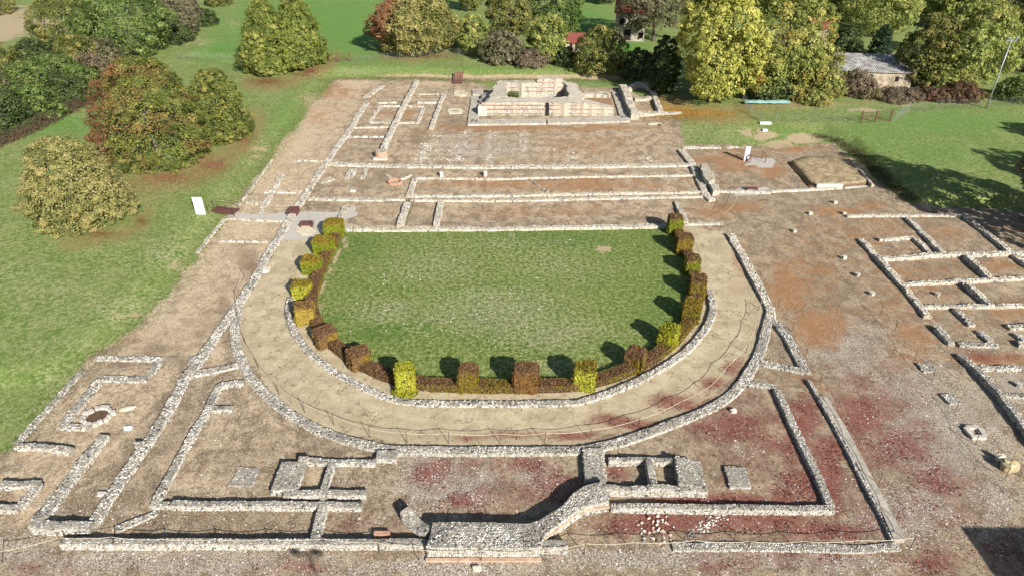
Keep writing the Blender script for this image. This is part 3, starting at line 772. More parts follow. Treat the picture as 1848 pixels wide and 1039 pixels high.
def platform(px, h, label, name='stone_platform', cat='ruined masonry', space=None, dark=0.5, world_pts=False, group=None, pal=PAL, pw=PW, z0=-.12, sides=True, core=None, stone=True, rough=.05):
    """solid block of masonry with cobbles on top; h is one height or one per corner"""
    global WALLN
    WALLN += 1
    rng = np.random.default_rng(3000 + WALLN)
    n = len(px)
    hs = [h] * n if np.isscalar(h) else list(h)
    p = np.array(px, float) if world_pts else np.array([at(u, v, z) for (u, v), z in zip(px, hs)])
    area = 0.5 * sum(p[i][0] * p[(i + 1) % n][1] - p[(i + 1) % n][0] * p[i][1] for i in range(n))
    if area < 0: p = p[::-1]; hs = hs[::-1]
    vm = np.mean([to_px(a, b, 0)[1] for a, b in p])
    if space is None: space = float(np.clip(3.9 / ppm(vm), 0.115, 0.27))
    # least-squares plane for the top
    A = np.c_[p, np.ones(n)]
    cf = np.linalg.lstsq(A, np.array(hs), rcond=None)[0] if len(set(hs)) > 1 else np.array([0, 0, hs[0]])
    top = lambda x, y: cf[0] * x + cf[1] * y + cf[2]
    base = np.array([p[:, 0].mean(), p[:, 1].mean(), 0.0])
    # densify outline, wobble it
    out = []
    for i in range(n):
        a, b = p[i], p[(i + 1) % n]
        m_ = max(1, int(np.hypot(*(b - a)) / .4))
        for j in range(m_): out.append(a + (b - a) * j / m_)
    out = np.array(out)
    out = out + rough * 2 * np.stack([fbm(out[:, 0] * 2, out[:, 1] * 2, 5, 2) - .5, fbm(out[:, 0] * 2, out[:, 1] * 2, 6, 2) - .5], -1)
    K = len(out)
    if name == 'entrance_block': return _concave(out, h, label, name, cat, space, dark, rng)
    zt = top(out[:, 0], out[:, 1]) + rough * (fbm(out[:, 0] * 1.5, out[:, 1] * 1.5, 8, 2) - .5)
    ctr = out.mean(0)
    inn = ctr + (out - ctr) * .94
    zi = top(inn[:, 0], inn[:, 1]) + .02
    V = np.concatenate([np.c_[out, np.full(K, z0)], np.c_[out, zt], np.c_[inn, zi], [[*ctr, top(*ctr) + .02]]])
    i0 = np.arange(K); i1 = (i0 + 1) % K
    quads = np.concatenate([np.stack([i0, i1, K + i1, K + i0], -1), np.stack([K + i0, K + i1, 2 * K + i1, 2 * K + i0], -1)])
    tris = np.stack([2 * K + i0, 2 * K + i1, np.full(K, 3 * K)], -1)
    o = link(name, mesh_np(name, V - base, [quads, tris]), core or (M_MORTARD if vm > 600 else M_MORTAR), None, tuple(base))
    if label: tag(o, label, cat, group)
    if not stone: return o
    x0, y0 = p.min(0); x1, y1 = p.max(0)
    gx, gy = np.meshgrid(np.arange(x0, x1, space), np.arange(y0, y1, space * .92))
    gx = gx + (np.arange(gx.shape[0])[:, None] % 2) * space * .5 + rng.uniform(-.25, .25, gx.shape) * space
    gy = gy + rng.uniform(-.25, .25, gx.shape) * space
    gx, gy = gx.ravel(), gy.ravel()
    inside = sdf(gx, gy, [tuple(k) for k in out]) > .0
    gx, gy = gx[inside], gy[inside]
    Ps = [np.c_[gx, gy, top(gx, gy) + rng.uniform(-.02, .02, len(gx))]]; Ns = [np.tile([0, 0, 1.0], (len(gx), 1))]
    if sides:
        for i in range(n):
            a, b = p[i], p[(i + 1) % n]
            L = np.hypot(*(b - a)); nn = np.array([(b - a)[1], -(b - a)[0]]) / L
            nl = max(1, int(L / space)); hm = (hs[i] + hs[(i + 1) % n]) / 2; nh = max(1, int(hm * .95 / space))
            S, T = np.meshgrid((np.arange(nl) + .5) / nl, (np.arange(nh) + .5) / nh)
            S = np.clip(S + rng.uniform(-.2, .2, S.shape) / nl, 0, 1).ravel(); T = T.ravel()
            xy = a + (b - a) * S[:, None]
            Ps.append(np.c_[xy, top(xy[:, 0], xy[:, 1]) * T * .95]); Ns.append(np.tile([nn[0], nn[1], .1], (len(S), 1)))
    P = np.concatenate(Ps) - base; N = np.concatenate(Ns); N /= np.linalg.norm(N, axis=1, keepdims=True)
    dk = sstep(fbm((P[:, 0] + base[0]) * .7, (P[:, 1] + base[1]) * .7, 33, 3), .62 - .3 * dark, .86 - .35 * dark) * np.clip(N[:, 2], 0, 1)
    if vm > 560 and pal is PAL: pal, pw = PALN, PWN
    me = stones(P, N, space * .53, rng, low=vm < 430, dark=dk, pal=pal, pw=pw)
    tag(link('cobblestones', me, M_COBBLE, o), kind='stuff')
    return o

W = wall
# --- front row
W([(112, 975), (240, 976), (380, 976), (520, 977), (640, 976), (768, 976)], .52, .42, 'long straight cobble wall along the front edge, left of the rounded entrance block', ragged=.6)
W([(186, 784), (160, 815), (120, 865), (80, 918), (62, 945)], .8, .42, 'thick slanting cobble wall forming the left side of the open U at lower left')
W([(62, 944), (110, 945), (162, 944)], .75, .5, 'short stepped cobble wall closing the near end of the open U at lower left')
W([(164, 942), (216, 859), (270, 786), (323, 699), (331, 680), (358, 645), (404, 578), (426, 548), (456, 503), (481, 456), (513, 407)], .82, .4, 'very long left side wall of the sanctuary running beside the curved path')
W([(515, 404), (546, 356), (583, 299), (605, 267), (626, 240), (649, 202), (662, 184)], .85, .25, 'pale worn continuation of the left side wall beyond the rusty crossing plate')
W([(276, 909), (296, 870), (330, 808), (348, 778), (372, 737), (388, 702), (395, 691), (438, 686)], .58, .36, 'hooked inner cobble wall left of the curved path, with a right-angled far end')
W([(376, 733), (418, 732)], .5, .36, 'stub of cobble wall jutting right from the hooked inner wall')
W([(313, 906), (420, 907), (540, 908), (651, 908)], .5, .4, 'straight cobble wall behind the long front wall, left of the entrance', ragged=.6)
W([(278, 911), (310, 909)], .5, .2, 'low broken end of wall linking hooked wall and straight front inner wall', ragged=1.4)
W([(281, 924), (250, 938), (212, 953)], .55, .08, 'flush row of pale footing stones slanting from the hooked wall', ragged=1.5)
W([(0, 870), (66, 868)], .55, .42, 'upper cobble wall of the little enclosure cut by the left picture edge')
W([(66, 870), (50, 890), (32, 910)], .6, .4, 'slanting right wall of the little enclosure at the left picture edge')
W([(-20, 912), (32, 911)], .6, .38, 'near wall of the little enclosure at the left picture edge')
W([(28, 799), (60, 800), (92, 804), (125, 808)], .55, .42, 'short detached cobble wall beside the grass at left, casting a thin shadow')
W([(173, 643), (230, 644), (291, 646)], .6, .22, 'farthest wall of the small annex at left, along its top')
W([(288, 648), (268, 675)], .7, .24, 'short slanting right end wall of the small annex at left')
W([(184, 679), (265, 679)], .72, .3, 'middle wall of the small annex at left, above the dry well')
W([(178, 682), (150, 718), (115, 757)], .78, .3, 'slanting inner wall of the small annex, left of the dry well')
W([(108, 765), (158, 768)], .6, .28, 'near wall of the small annex, touching the dry well')
W([(146, 669), (112, 706), (80, 743)], .5, .14, 'pale slab kerb along the grass edge beside the small annex', ragged=.4)
W([(78, 746), (48, 778), (30, 797)], .6, .07, 'cracked flat footing between kerb and detached wall at left', ragged=1.2)
W([(343, 673), (385, 664), (428, 655)], .65, .28, 'cross wall between the left side wall and the curved wall')
platform([(243, 797), (254, 796), (256, 806), (244, 806)], .5, 'small square buttress on the left side wall', 'wall_buttress', 'buttress')
platform([(340, 644), (356, 641), (352, 654), (338, 656)], .2, 'crumbled buttress on the left side wall, just above the cross wall', 'wall_buttress', 'buttress')
platform([(327, 672), (342, 668), (338, 684), (324, 686)], .22, 'pale block where cross wall meets left side wall', 'wall_buttress', 'buttress')
platform([(431, 841), (468, 843), (455, 878), (412, 876)], .05, 'flush cobble pad with a bare middle, inside the left court', 'footing_pad', 'stone footing', sides=False)
# --- curved walls
W([(431, 548), (422, 585), (424, 621), (437, 651), (458, 686), (480, 708), (514, 737), (554, 761), (581, 775), (622, 789), (662, 799), (692, 806), (720, 809), (837, 810), (940, 810), (1051, 809), (1085, 802), (1129, 791), (1186, 772), (1250, 747), (1304, 722), (1331, 699), (1358, 662), (1374, 627), (1382, 594), (1390, 562)],
  .8, .28, 'broad outer cobble wall sweeping round the curved path', smooth=True, ragged=.8)
W([(1392, 572), (1390, 550), (1381, 535), (1366, 505), (1340, 456), (1318, 420)], .85, .34, 'straight upper right arm of the outer wall, ending at the far right of the path')
W([(525, 534), (519, 551), (522, 575), (535, 605), (554, 629), (581, 654), (622, 678), (662, 699), (703, 716), (743, 723), (830, 724), (940, 724), (1035, 723), (1062, 718), (1116, 699), (1170, 675), (1210, 652), (1250, 620), (1277, 586), (1288, 557), (1285, 540), (1281, 522)],
  .62, .3, 'inner cobble wall hugging the hedge around the lawn', smooth=True, ragged=.7)
W([(1396, 572), (1422, 604), (1446, 651), (1455, 668)], .72, .32, 'upper part of the long right side wall, cobbled, beside the triangle')
W([(1375, 651), (1412, 658), (1450, 667)], .6, .3, 'cross wall between the curved wall and the right side wall')
W([(1461, 684), (1479, 714), (1500, 750), (1520, 787), (1537, 820), (1568, 880), (1594, 928), (1615, 972)], .26, .34, 'thin cobble facing under the grey coping of the right side wall', ragged=.5)
W([(1349, 687), (1400, 694)], .5, .32, 'short far wall of the right court, next to the curved wall')
W([(1404, 699), (1430, 757), (1457, 813), (1481, 861), (1500, 906)], .56, .45, 'slanting right wall of the right court, parallel to the coped wall', ragged=.6)
W([(1503, 914), (1400, 914), (1300, 913), (1200, 912), (1105, 910)], .5, .42, 'near wall of the right court running from the entrance to the corner', ragged=.6)
W([(1216, 984), (1300, 984), (1380, 985), (1460, 986), (1557, 989), (1620, 983)], .6, .12, 'rough flush footing along the front edge, right of the entrance', ragged=1.6)
M_COPE = simple_mat('coping_stone', C(158, 148, 134), C(204, 194, 178), 2.6, .9, .5)
# grey coping laid in slabs beside the thin facing
cop = [(1486, 711), (1511, 752), (1531, 787), (1549, 820), (1580, 880), (1605, 926), (1625, 970)]
cw = np.array([at(u, v, .4) for u, v in cop]); cq, cs = resample(cw, 2.1)
o = empty('coping', (*cw[0], 0)); tag(o, 'long pale grey coping of flat slabs on the right side wall', 'coping')
bx_ = cw[0]
for i, (a, b) in enumerate(zip(cq[:-1], cq[1:])):
    if np.hypot(*(b - a)) < .3: continue
    d_ = (b - a) / np.hypot(*(b - a)); nn = np.array([-d_[1], d_[0]])
    a2 = a + d_ * .012; b2 = b - d_ * .012; wv = .25 + .05 * random.random()
    poly = [a2 + nn * wv, a2 - nn * wv, b2 - nn * wv, b2 + nn * wv]
    MB().prism([tuple(k - bx_) for k in poly], -.05, .24 + .03 * random.random()).build('coping_slab', M_COPE, o)
# --- piers and rooms near the entrance
platform([(681, 811), (716, 811), (715, 829), (678, 828)], .34, 'square cobble pier under the left end of the outer wall', 'stone_pier', 'pier')
platform([(1051, 808), (1089, 806), (1095, 868), (1056, 868)], .34, 'broad flat cobble band joining outer wall and rounded entrance', 'stone_pier', 'pier')
platform([(508, 832), (552, 833), (536, 880), (487, 886)], .4, 'thick leaning cobble block on the left of the left room', dark=.8)
W([(541, 827), (610, 828), (676, 829)], .5, .4, 'far wall of the left room next to the square pier')
platform([(540, 822), (558, 822), (556, 830), (538, 830)], .5, 'small raised corner block on the far wall of the left room', 'corner_block', 'masonry block')
W([(598, 834), (584, 880)], .5, .4, 'dividing wall across the left room')
W([(514, 887), (590, 887), (659, 886)], .55, .4, 'near wall of the left room')
W([(584, 890), (582, 906)], .5, .3, 'tiny link wall between left room and straight inner wall')
W([(582, 911), (575, 940), (568, 968)], .62, .38, 'short cross wall between the two straight front walls')
W([(1101, 823), (1160, 823), (1217, 824)], .42, .62, 'far wall of the right room, tall enough to shade the ground')
W([(1172, 829), (1181, 875)], .5, .6, 'dividing wall across the right room')
platform([(1218, 822), (1262, 831), (1273, 880), (1225, 873)], .6, 'thick cobble block on the right of the right room', dark=.8)
W([(1097, 877), (1180, 878), (1275, 879)], .5, .6, 'near wall of the right room, with a cream coloured face')
platform([(1307, 840), (1345, 841), (1356, 879), (1317, 879)], .16, 'square raised cobble pad in the red right court', 'footing_pad', 'stone footing', dark=.9)
# rounded entrance
EH = .78
eo = platform([(781, 942), (860, 941), (900, 942), (951, 944), (972, 938), (994, 926), (1017, 910), (1036, 888), (1054, 876), (1092, 866), (1099, 905), (1052, 913), (1016, 938), (981, 966), (975, 987), (880, 988), (770, 986)],
              EH, 'big raised entrance block of cobbles with an S curved right wing', 'entrance_block', 'ruined masonry', dark=.85)
eb = np.array(eo.location); M_LEDGE = simple_mat('ledge', C(176, 140, 116), C(222, 192, 164), 4, .9, .5)
for nm, a, b in (('brick_ledge', at(768, 1009, .08), at(977, 1009, .08)), ('brick_ledge', at(982, 969, .55), at(1050, 918, .55)), ('brick_ledge', at(1052, 917, .55), at(1100, 912, .55))):
    d_ = b - a; L = np.hypot(*d_); ang = math.atan2(d_[1], d_[0]); c_ = (a + b) / 2
    MB().box((c_[0] - eb[0], c_[1] - eb[1], .06 if nm == 'brick_ledge' and L > 5 else .5), (L, .2, .1), ang, .02).build(nm, M_LEDGE, eo)
W([(733, 919), (750, 936), (772, 955)], .75, .7, 'short slanting spur of cobble wall at the left of the entrance block')
W([(978, 982), (1002, 982), (1023, 984)], .6, .4, 'short low cobble stub right of the entrance block')
MB().box((0, 0, .14), (.85, .24, .3), .0, .03).build('brick_pile', M_BRICK, None, (*at(690, 967), 0))
tag(bpy.data.objects['brick_pile'], 'small dark red brick stub lying behind the long front wall', 'brick stub')
# --- middle galleries
W([(594, 294), (700, 297), (880, 299), (1060, 298), (1251, 295)], .95, .28, 'farthest of the long cross walls between lawn and temple, pale and broad')
W([(750, 319), (880, 321), (1060, 317), (1258, 314)], .35, .26, 'thin kerb-like cross wall just below the farthest long wall')
W([(742, 351), (880, 351), (1080, 347), (1276, 344)], .42, .3, 'upper line of the doubled cross wall, nearly white')
W([(742, 359), (880, 360), (1080, 356), (1280, 352)], .55, .25, 'lower line of the doubled cross wall, with gravel above it')
W([(554, 357), (620, 358), (691, 359)], .7, .2, 'rubbly left extension of the doubled cross wall')
W([(696, 358), (730, 358)], .5, .22, 'short piece of wall between rubbly extension and doubled wall')
W([(640, 410), (760, 410), (880, 409), (1060, 406), (1222, 404)], .7, .38, 'long cobble wall bordering the far edge of the lawn')
W([(620, 410), (635, 410)], .6, .36, 'tiny wall fragment beside the farthest left hedge block')
W([(1236, 403), (1302, 402)], .5, .15, 'low continuation of the lawn wall right of the hedge')
W([(748, 320), (743, 335), (737, 352)], .7, .28, 'short wall joining kerb wall and doubled wall on their left ends')
W([(735, 362), (728, 382), (721, 402)], .82, .45, 'left of the two short parallel walls above the lawn')
W([(795, 362), (791, 382), (787, 402)], .72, .42, 'right of the two short parallel walls above the lawn')
W([(622, 370), (613, 394)], .7, .35, 'short dark wall piece behind the farthest left hedge block')
W([(1222, 360), (1238, 396)], .62, .5, 'short slanting wall behind the farthest right hedge block')
W([(1230, 268), (1240, 280), (1250, 294)], 1.0, .4, 'broad slanting wall piece at the top of the right gallery end')
W([(1252, 298), (1264, 324), (1276, 351), (1285, 358)], .95, .35, 'broad slanting wall closing the right ends of the galleries')
platform([(1265, 296), (1277, 296), (1291, 323), (1280, 328), (1270, 318)], .8, 'tilted chunk of broken masonry right of the gallery ends', 'fallen_masonry', 'masonry chunk', rough=.25)
platform([(1281, 332), (1296, 332), (1299, 343), (1287, 345)], .6, 'block of masonry just below the tilted chunk', 'corner_block', 'masonry block')
W([(1296, 343), (1340, 343), (1390, 344)], .5, .28, 'pale low wall running right from the gallery ends')
W([(1390, 343), (1455, 340), (1519, 337)], .5, .25, 'farther part of the pale low wall, in front of the grassy mound')
W([(1232, 266), (1270, 265), (1301, 266)], .7, .14, 'flush pale wall along the top of the yard with the panel')
W([(1312, 267), (1332, 265)], .5, .12, 'short broken flush wall near the info panel', ragged=1.5)
# half buried cobble footings in the yard before the temple
for q_, w_, l_ in (([(774, 246), (841, 246)], .7, 'uppermost cross row of half buried white cobbles before the temple'),
                   ([(764, 262), (841, 261)], .7, 'second cross row of half buried white cobbles before the temple'),
                   ([(763, 274), (845, 272)], .6, 'third cross row of half buried white cobbles before the temple'),
                   ([(776, 287), (838, 286)], .6, 'lowest cross row of half buried white cobbles before the temple'),
                   ([(838, 236), (832, 262), (824, 290)], 1.0, 'band of white cobbles running toward the temple, left'),
                   ([(886, 236), (884, 262), (881, 292)], 1.0, 'band of white cobbles running toward the temple, middle'),
                   ([(945, 236), (947, 256), (946, 274)], .9, 'band of white cobbles running toward the temple, right'),
                   ([(892, 272), (950, 271), (1000, 271)], .5, 'thin row of white cobbles right of the middle band'),
                   ([(1030, 275), (1033, 291)], 1.1, 'small patch of white cobbles above the farthest long wall'),
                   ([(1166, 284), (1169, 292)], 1.1, 'small patch of white cobbles near the right end of the temple yard'),
                   ([(772, 258), (764, 276), (760, 293)], 1.1, 'leftmost band of white cobbles before the temple')):
    rg_ = np.random.default_rng(len(l_) * 31 + int(q_[0][0])); pq, ps = resample(np.array([at(*k) for k in q_]), .2); _, pn_ = frame(pq)
    n_ = int(ps[-1] * w_ * 15); i_ = rg_.integers(0, len(pq), n_); xy_ = pq[i_] + pn_[i_] * (rg_.normal(0, w_ * .42, n_))[:, None] + rg_.normal(0, .15, (n_, 2)); c0 = xy_.mean(0)
    o = link('cobble_footing', stones(np.c_[xy_ - c0, np.full(n_, .015)], np.tile([0, 0, 1.0], (n_, 1)), rg_.uniform(.05, .15, n_), rg_, low=True, dark=np.zeros(n_)), M_COBBLE, None, (*c0, 0)); tag(o, l_, 'stone footing', kind='stuff')
W([(953, 321), (970, 333), (988, 346)], .22, .1, 'thin slanting stone line crossing the ochre gallery strip', ragged=1.6)
for u_, v_, l_ in ((876, 318, 'small dark upright stone on the thin kerb wall'), (797, 319, 'pale stub on the thin kerb wall')):
    o = MB().box((0, 0, .3), (.4, .35, .6), .1, .06).build('upright_stone', M_SLAB, None, (*at(u_, v_), 0)); tag(o, l_, 'stone')
# --- yard left of galleries
W([(508, 313), (490, 348), (470, 383)], .7, .1, 'low pale slanting footing left of the side wall, far yard', ragged=1.6)
W([(478, 346), (543, 346)], .5, .1, 'short pale cross footing in the far left yard', ragged=1.6)
W([(446, 364), (470, 366)], .5, .08, 'crumbled pale footing beside the gravel crossing', ragged=1.8)
W([(414, 393), (460, 396), (508, 398)], .35, .14, 'line of small white stones edging the gravel crossing', ragged=1.5)
W([(398, 434), (450, 435), (482, 435)], .3, .1, 'thin row of white stones across the tan yard at left', ragged=1.8)
W([(530, 290), (583, 290)], .3, .08, 'faint row of stones at the top of the far left yard', ragged=1.8)
W([(490, 288), (460, 330), (432, 370)], .35, .08, 'faint outer footing along the bank of the far left yard', ragged=1.8)
W([(406, 394), (380, 424), (356, 455)], .5, .1, 'pale crumbling kerb beside the grass, below the rusty steps', ragged=1.4)
W([(633, 304), (625, 321)], .5, .14, 'leftmost of three short stone strips under the farthest long wall')
W([(641, 304), (636, 318)], .4, .14, 'middle one of three short stone strips under the farthest long wall')
W([(661, 303), (653, 321)], .5, .16, 'rightmost of three short stone strips under the farthest long wall')
W([(578, 330), (600, 322)], .9, .1, 'scatter of paving stones beside the side wall', ragged=1.8)
W([(697, 314), (706, 321), (722, 323), (735, 318), (741, 314)], .35, .2, 'shallow curved stone bench around the round brick rim', smooth=True)
# --- far left rooms
W([(752, 144), (738, 170), (722, 200), (705, 235), (690, 268)], .78, .55, 'long pale wall running toward the temple side, ending in a brick column stub', ragged=.5)
W([(686, 191), (728, 191), (764, 192)], .42, .16, 'far side of the small square of pale kerbs')
W([(764, 194), (753, 222)], .5, .18, 'right side of the small square of pale kerbs')
W([(750, 221), (710, 221), (668, 220)], .45, .18, 'near side of the small square of pale kerbs')
W([(686, 192), (668, 218)], .5, .18, 'left side of the small square of pale kerbs')
W([(684, 186), (716, 185)], .35, .1, 'faint kerb just above the small square, left piece', ragged=1.6)
W([(754, 185), (789, 185)], .45, .12, 'pale kerb between long wall and short slanting wall')
W([(801, 168), (790, 196), (778, 229)], .62, .4, 'short slanting wall between kerb square and temple')
W([(754, 170), (791, 170)], .3, .1, 'faint dashed kerb near the landing of the stairs', ragged=1.8)
W([(635, 230), (703, 229)], .35, .14, 'pale kerb joining side wall and long wall below the square')
W([(627, 247), (697, 247)], .3, .07, 'faint row of pale stones between side wall and long wall', ragged=2.0)
W([(660, 176), (690, 155)], 1.0, .08, 'spread of rubble at the far end of the side wall', ragged=2.0)
# --- houses at right
W([(1555, 427), (1572, 446), (1589, 464), (1613, 492), (1640, 520), (1660, 545), (1675, 566)], .6, .42, 'long slanting left wall of the right hand rooms')
W([(1530, 387), (1600, 386), (1680, 386), (1743, 386)], .5, .3, 'far wall of the right hand rooms, along the grass bank')
W([(1641, 389), (1672, 420), (1704, 453)], .62, .5, 'slanting wall dividing the two farthest right hand rooms')
W([(1745, 388), (1786, 420), (1826, 452), (1860, 478)], .6, .4, 'slanting right wall of the right hand rooms, in tree shade')
W([(1589, 462), (1640, 460), (1681, 456), (1760, 454), (1870, 451)], .62, .45, 'second cross wall of the right hand rooms, with a door socket')
W([(1588, 428), (1618, 427), (1648, 425)], .5, .4, 'short cross wall inside the farthest left small room')
W([(1652, 427), (1678, 451)], .5, .42, 'short slanting wall beside the farthest left small room')
W([(1747, 458), (1770, 478), (1793, 498)], .6, .6, 'short slanting wall with deep shadow between second and third cross walls')
W([(1632, 509), (1700, 506), (1759, 503), (1870, 497)], .5, .36, 'third cross wall of the right hand rooms')
W([(1748, 508), (1770, 526), (1791, 544)], .6, .6, 'short slanting wall with deep shadow under the third cross wall')
W([(1670, 549), (1760, 548), (1870, 546)], .5, .36, 'fourth cross wall of the right hand rooms')
W([(1727, 553), (1742, 567), (1756, 581)], .6, .42, 'short slanting wall under the fourth cross wall')
W([(1690, 587), (1718, 616)], .6, .36, 'slanting left wall of the little bay near the lower right rooms')
W([(1733, 618), (1765, 619), (1800, 619)], .55, .3, 'near wall of the little bay near the lower right rooms')
W([(1769, 594), (1788, 611)], .6, .36, 'slanting right wall of the little bay near the lower right rooms')
W([(1823, 586), (1870, 583)], .55, .36, 'wall fragment at the right picture edge, upper piece')
W([(1838, 600), (1866, 620)], .55, .36, 'slanting wall fragment at the right picture edge')
platform([(1836, 614), (1850, 614), (1853, 622), (1840, 622)], .3, 'stubby block at the right picture edge', 'corner_block', 'masonry block')
W([(1736, 636), (1767, 663), (1806, 706), (1845, 756), (1900, 828)], .6, .5, 'long slanting wall with wide shadow at lower right')
W([(1772, 660), (1840, 660)], .5, .36, 'cross wall leaving the long slanting lower right wall')
W([(1812, 711), (1880, 712)], .4, .28, 'low cross wall below it at the right picture edge')
for q_, l_ in (([(1654, 655), (1681, 654), (1689, 669), (1668, 671)], 'far one of two plain square pads on the stony path at right'),
               ([(1697, 710), (1720, 709), (1736, 726), (1713, 728)], 'near one of two plain square pads on the stony path at right')):
    platform(q_, .14, l_, 'footing_pad', 'stone footing', dark=.6, sides=True)
po = empty('hollow_footing', (*at(1760, 778), 0)); tag(po, 'hollow square stone socket on the stony path at lower right', 'stone footing')
pb = np.array(po.location)[:2]
for a, b in (((1742, 770), (1756, 786)), ((1753, 787), (1780, 787)), ((1778, 785), (1768, 772)), ((1744, 769), (1768, 770))):
    pa, pc = at(*a, .14), at(*b, .14); d_ = pc - pa; L = np.hypot(*d_)
    MB().box((*((pa + pc) / 2 - pb), .07), (L, .26, .2 + .02 * random.random()), math.atan2(d_[1], d_[0]), .03).build('kerb_stone', M_SLAB, po)
# ------------------------------------------------------------------ temple podium
def sub_block(root, pts, h, name, **k):
    o = platform(pts, h, None, name=name, world_pts=True, **k)
    o.parent = root
    o.location = Vector(o.location) - root.location
    return o
FARPAL = np.array([C(222, 214, 200), C(204, 196, 180), C(184, 177, 164), C(214, 200, 174), C(160, 156, 148), C(206, 176, 148)])
FARW = np.array([.28, .26, .2, .1, .13, .03])
tp = empty('temple_podium', (4.0, 98.0, 0)); tag(tp, 'big stepped temple podium of pale rubble with red brick bands at the far end', 'temple ruin')
M_RUBBLE = simple_mat('rubble_mortar', C(160, 150, 132), C(206, 196, 176), 5, .95, .5)
kw = dict(space=.165, core=M_RUBBLE, dark=.45, pal=FARPAL, pw=FARW, rough=.34)
# front wall leans back from a vertical face to the rim of the cella
sub_block(tp, [(-4.1, 94.6), (10.0, 94.5), (10.0, 96.5), (-3.4, 96.5)], [1.75, 1.75, 2.05, 2.05], 'front_wall', **kw)
sub_block(tp, [(10.0, 94.5), (14.2, 94.4), (14.2, 95.5), (10.0, 96.5)], [1.75, 1.1, 1.0, 1.9], 'front_wing', **kw)
sub_block(tp, [(-3.3, 96.4), (-.8, 96.4), (-.8, 103.2), (-2.2, 103.2)], [2.0, 2.1, 2.5, 2.5], 'left_wall', **kw)
sub_block(tp, [(8.0, 96.4), (10.4, 96.4), (9.7, 103.2), (8.0, 103.2)], [2.1, 1.6, 2.0, 2.6], 'right_wall', **kw)
sub_block(tp, [(-.9, 102.0), (8.1, 102.0), (8.1, 103.3), (-.9, 103.3)], 2.55, 'back_wall', **kw)
sub_block(tp, [(3.7, 102.1), (7.4, 102.1), (7.2, 103.3), (3.9, 103.3)], 3.1, 'raised_block', **kw)
sub_block(tp, [(10.2, 101.6), (14.6, 101.6), (14.6, 102.6), (10.2, 102.6)], 1.0, 'wing_back_wall', **kw)
sub_block(tp, [(10.2, 96.5), (14.3, 95.6), (15.0, 101.6), (10.2, 101.6)], .45, 'earth_fill', stone=False, rough=.1, core=simple_mat('wing_soil', C(140, 110, 82), C(176, 146, 112), 2, .95, .4))
sub_block(tp, [(-.8, 96.4), (8.0, 96.4), (8.0, 102.0), (-.8, 102.0)], .35, 'cella_floor', stone=False, core=M_MORTAR)
tb = np.array(tp.location)
def course(x0, x1, y, z, rz=0.0, d=.16):
    MB().box(((x0 + x1) / 2 - tb[0], y - tb[1], z), (x1 - x0, d, .07), rz).build('brick_course', M_BRICK, tp)
for z, y in ((.32, 94.43), (.95, 94.42), (1.52, 94.43)):
    course(-4.1, 4.7, y + .03, z); course(5.2, 10.0, y + .01, z)
    if z < 1.1: course(10.05, 14.1, y - .06, z)
for z in (1.35, 1.95): course(-.7, 7.9, 101.97, z)
course(3.7, 7.4, 102.05, 2.62)
MB().prism([(4.72 - tb[0], 94.35 - tb[1]), (5.15 - tb[0], 94.35 - tb[1]), (5.3 - tb[0], 95.5 - tb[1]), (4.85 - tb[0], 95.5 - tb[1])], 0, 1.78).build('crack', M_DARK, tp)
MB().prism([(-4.75 - tb[0], 94.3 - tb[1]), (-3.5 - tb[0], 94.3 - tb[1]), (-3.6 - tb[0], 94.9 - tb[1]), (-4.5 - tb[0], 95.2 - tb[1])], -.05, [1.35, 1.25, 1.4, 1.5]).build('corner_stone', M_SLAB, tp)
rub = sub_block(tp, [(-4.6, 99.2), (-3.6, 99.0), (-3.0, 102.6), (-4.4, 102.4)], [.7, 1.0, 1.4, .8], 'collapsed_side', **{**kw, 'rough': .4})
# footing frame round the podium
for q_, l_ in (([(851, 174), (868, 174), (862, 222), (844, 222)], 'grey flat footing strip left of the temple podium'),
               ([(845, 216), (985, 214), (985, 223), (844, 225)], 'grey flat footing strip in front of the temple, left length'),
               ([(988, 214), (1136, 209), (1136, 219), (988, 223)], 'grey flat footing strip in front of the temple, right length'),
               ([(1104, 166), (1118, 166), (1138, 214), (1121, 215)], 'grey flat footing strip between temple and tall side wall'),
               ([(853, 162), (872, 162), (870, 171), (853, 171)], 'square flat stone at the far left corner of the temple footing')):
    platform(q_, .2, l_, 'footing_strip', 'stone footing', space=.28, pal=np.array([C(196, 192, 182), C(178, 176, 168), C(210, 204, 192)]), pw=np.ones(3), dark=.2)
# chamber to the right of the temple
W([(1124, 150), (1130, 165), (1138, 185), (1146, 202)], 1.35, 1.15, 'tall thick wall right of the temple with a dark shadow on its left', ragged=.7)
W([(1140, 201), (1190, 202), (1232, 203)], 1.2, .6, 'pale wall fronting the shaded chamber right of the temple, strewn with yellow leaves', ragged=.5)
W([(1174, 150), (1182, 172), (1193, 200)], .9, .75, 'right wall of the shaded chamber beside the temple', ragged=.5)
W([(1132, 158), (1142, 152), (1152, 149), (1164, 150), (1174, 156)], .9, .9, 'rounded back wall of the shaded chamber under the big yellow tree', smooth=True)
W([(1146, 176), (1162, 176), (1178, 177)], 1.3, .5, 'sloping rubble heap across the shaded chamber', ragged=1.6)
W([(1196, 182), (1206, 190), (1204, 200)], .35, .2, 'small curved kerb outside the shaded chamber', smooth=True)
W([(1170, 224), (1200, 222), (1225, 220)], .45, .12, 'thin grey slab edge between temple and grass', ragged=.5)
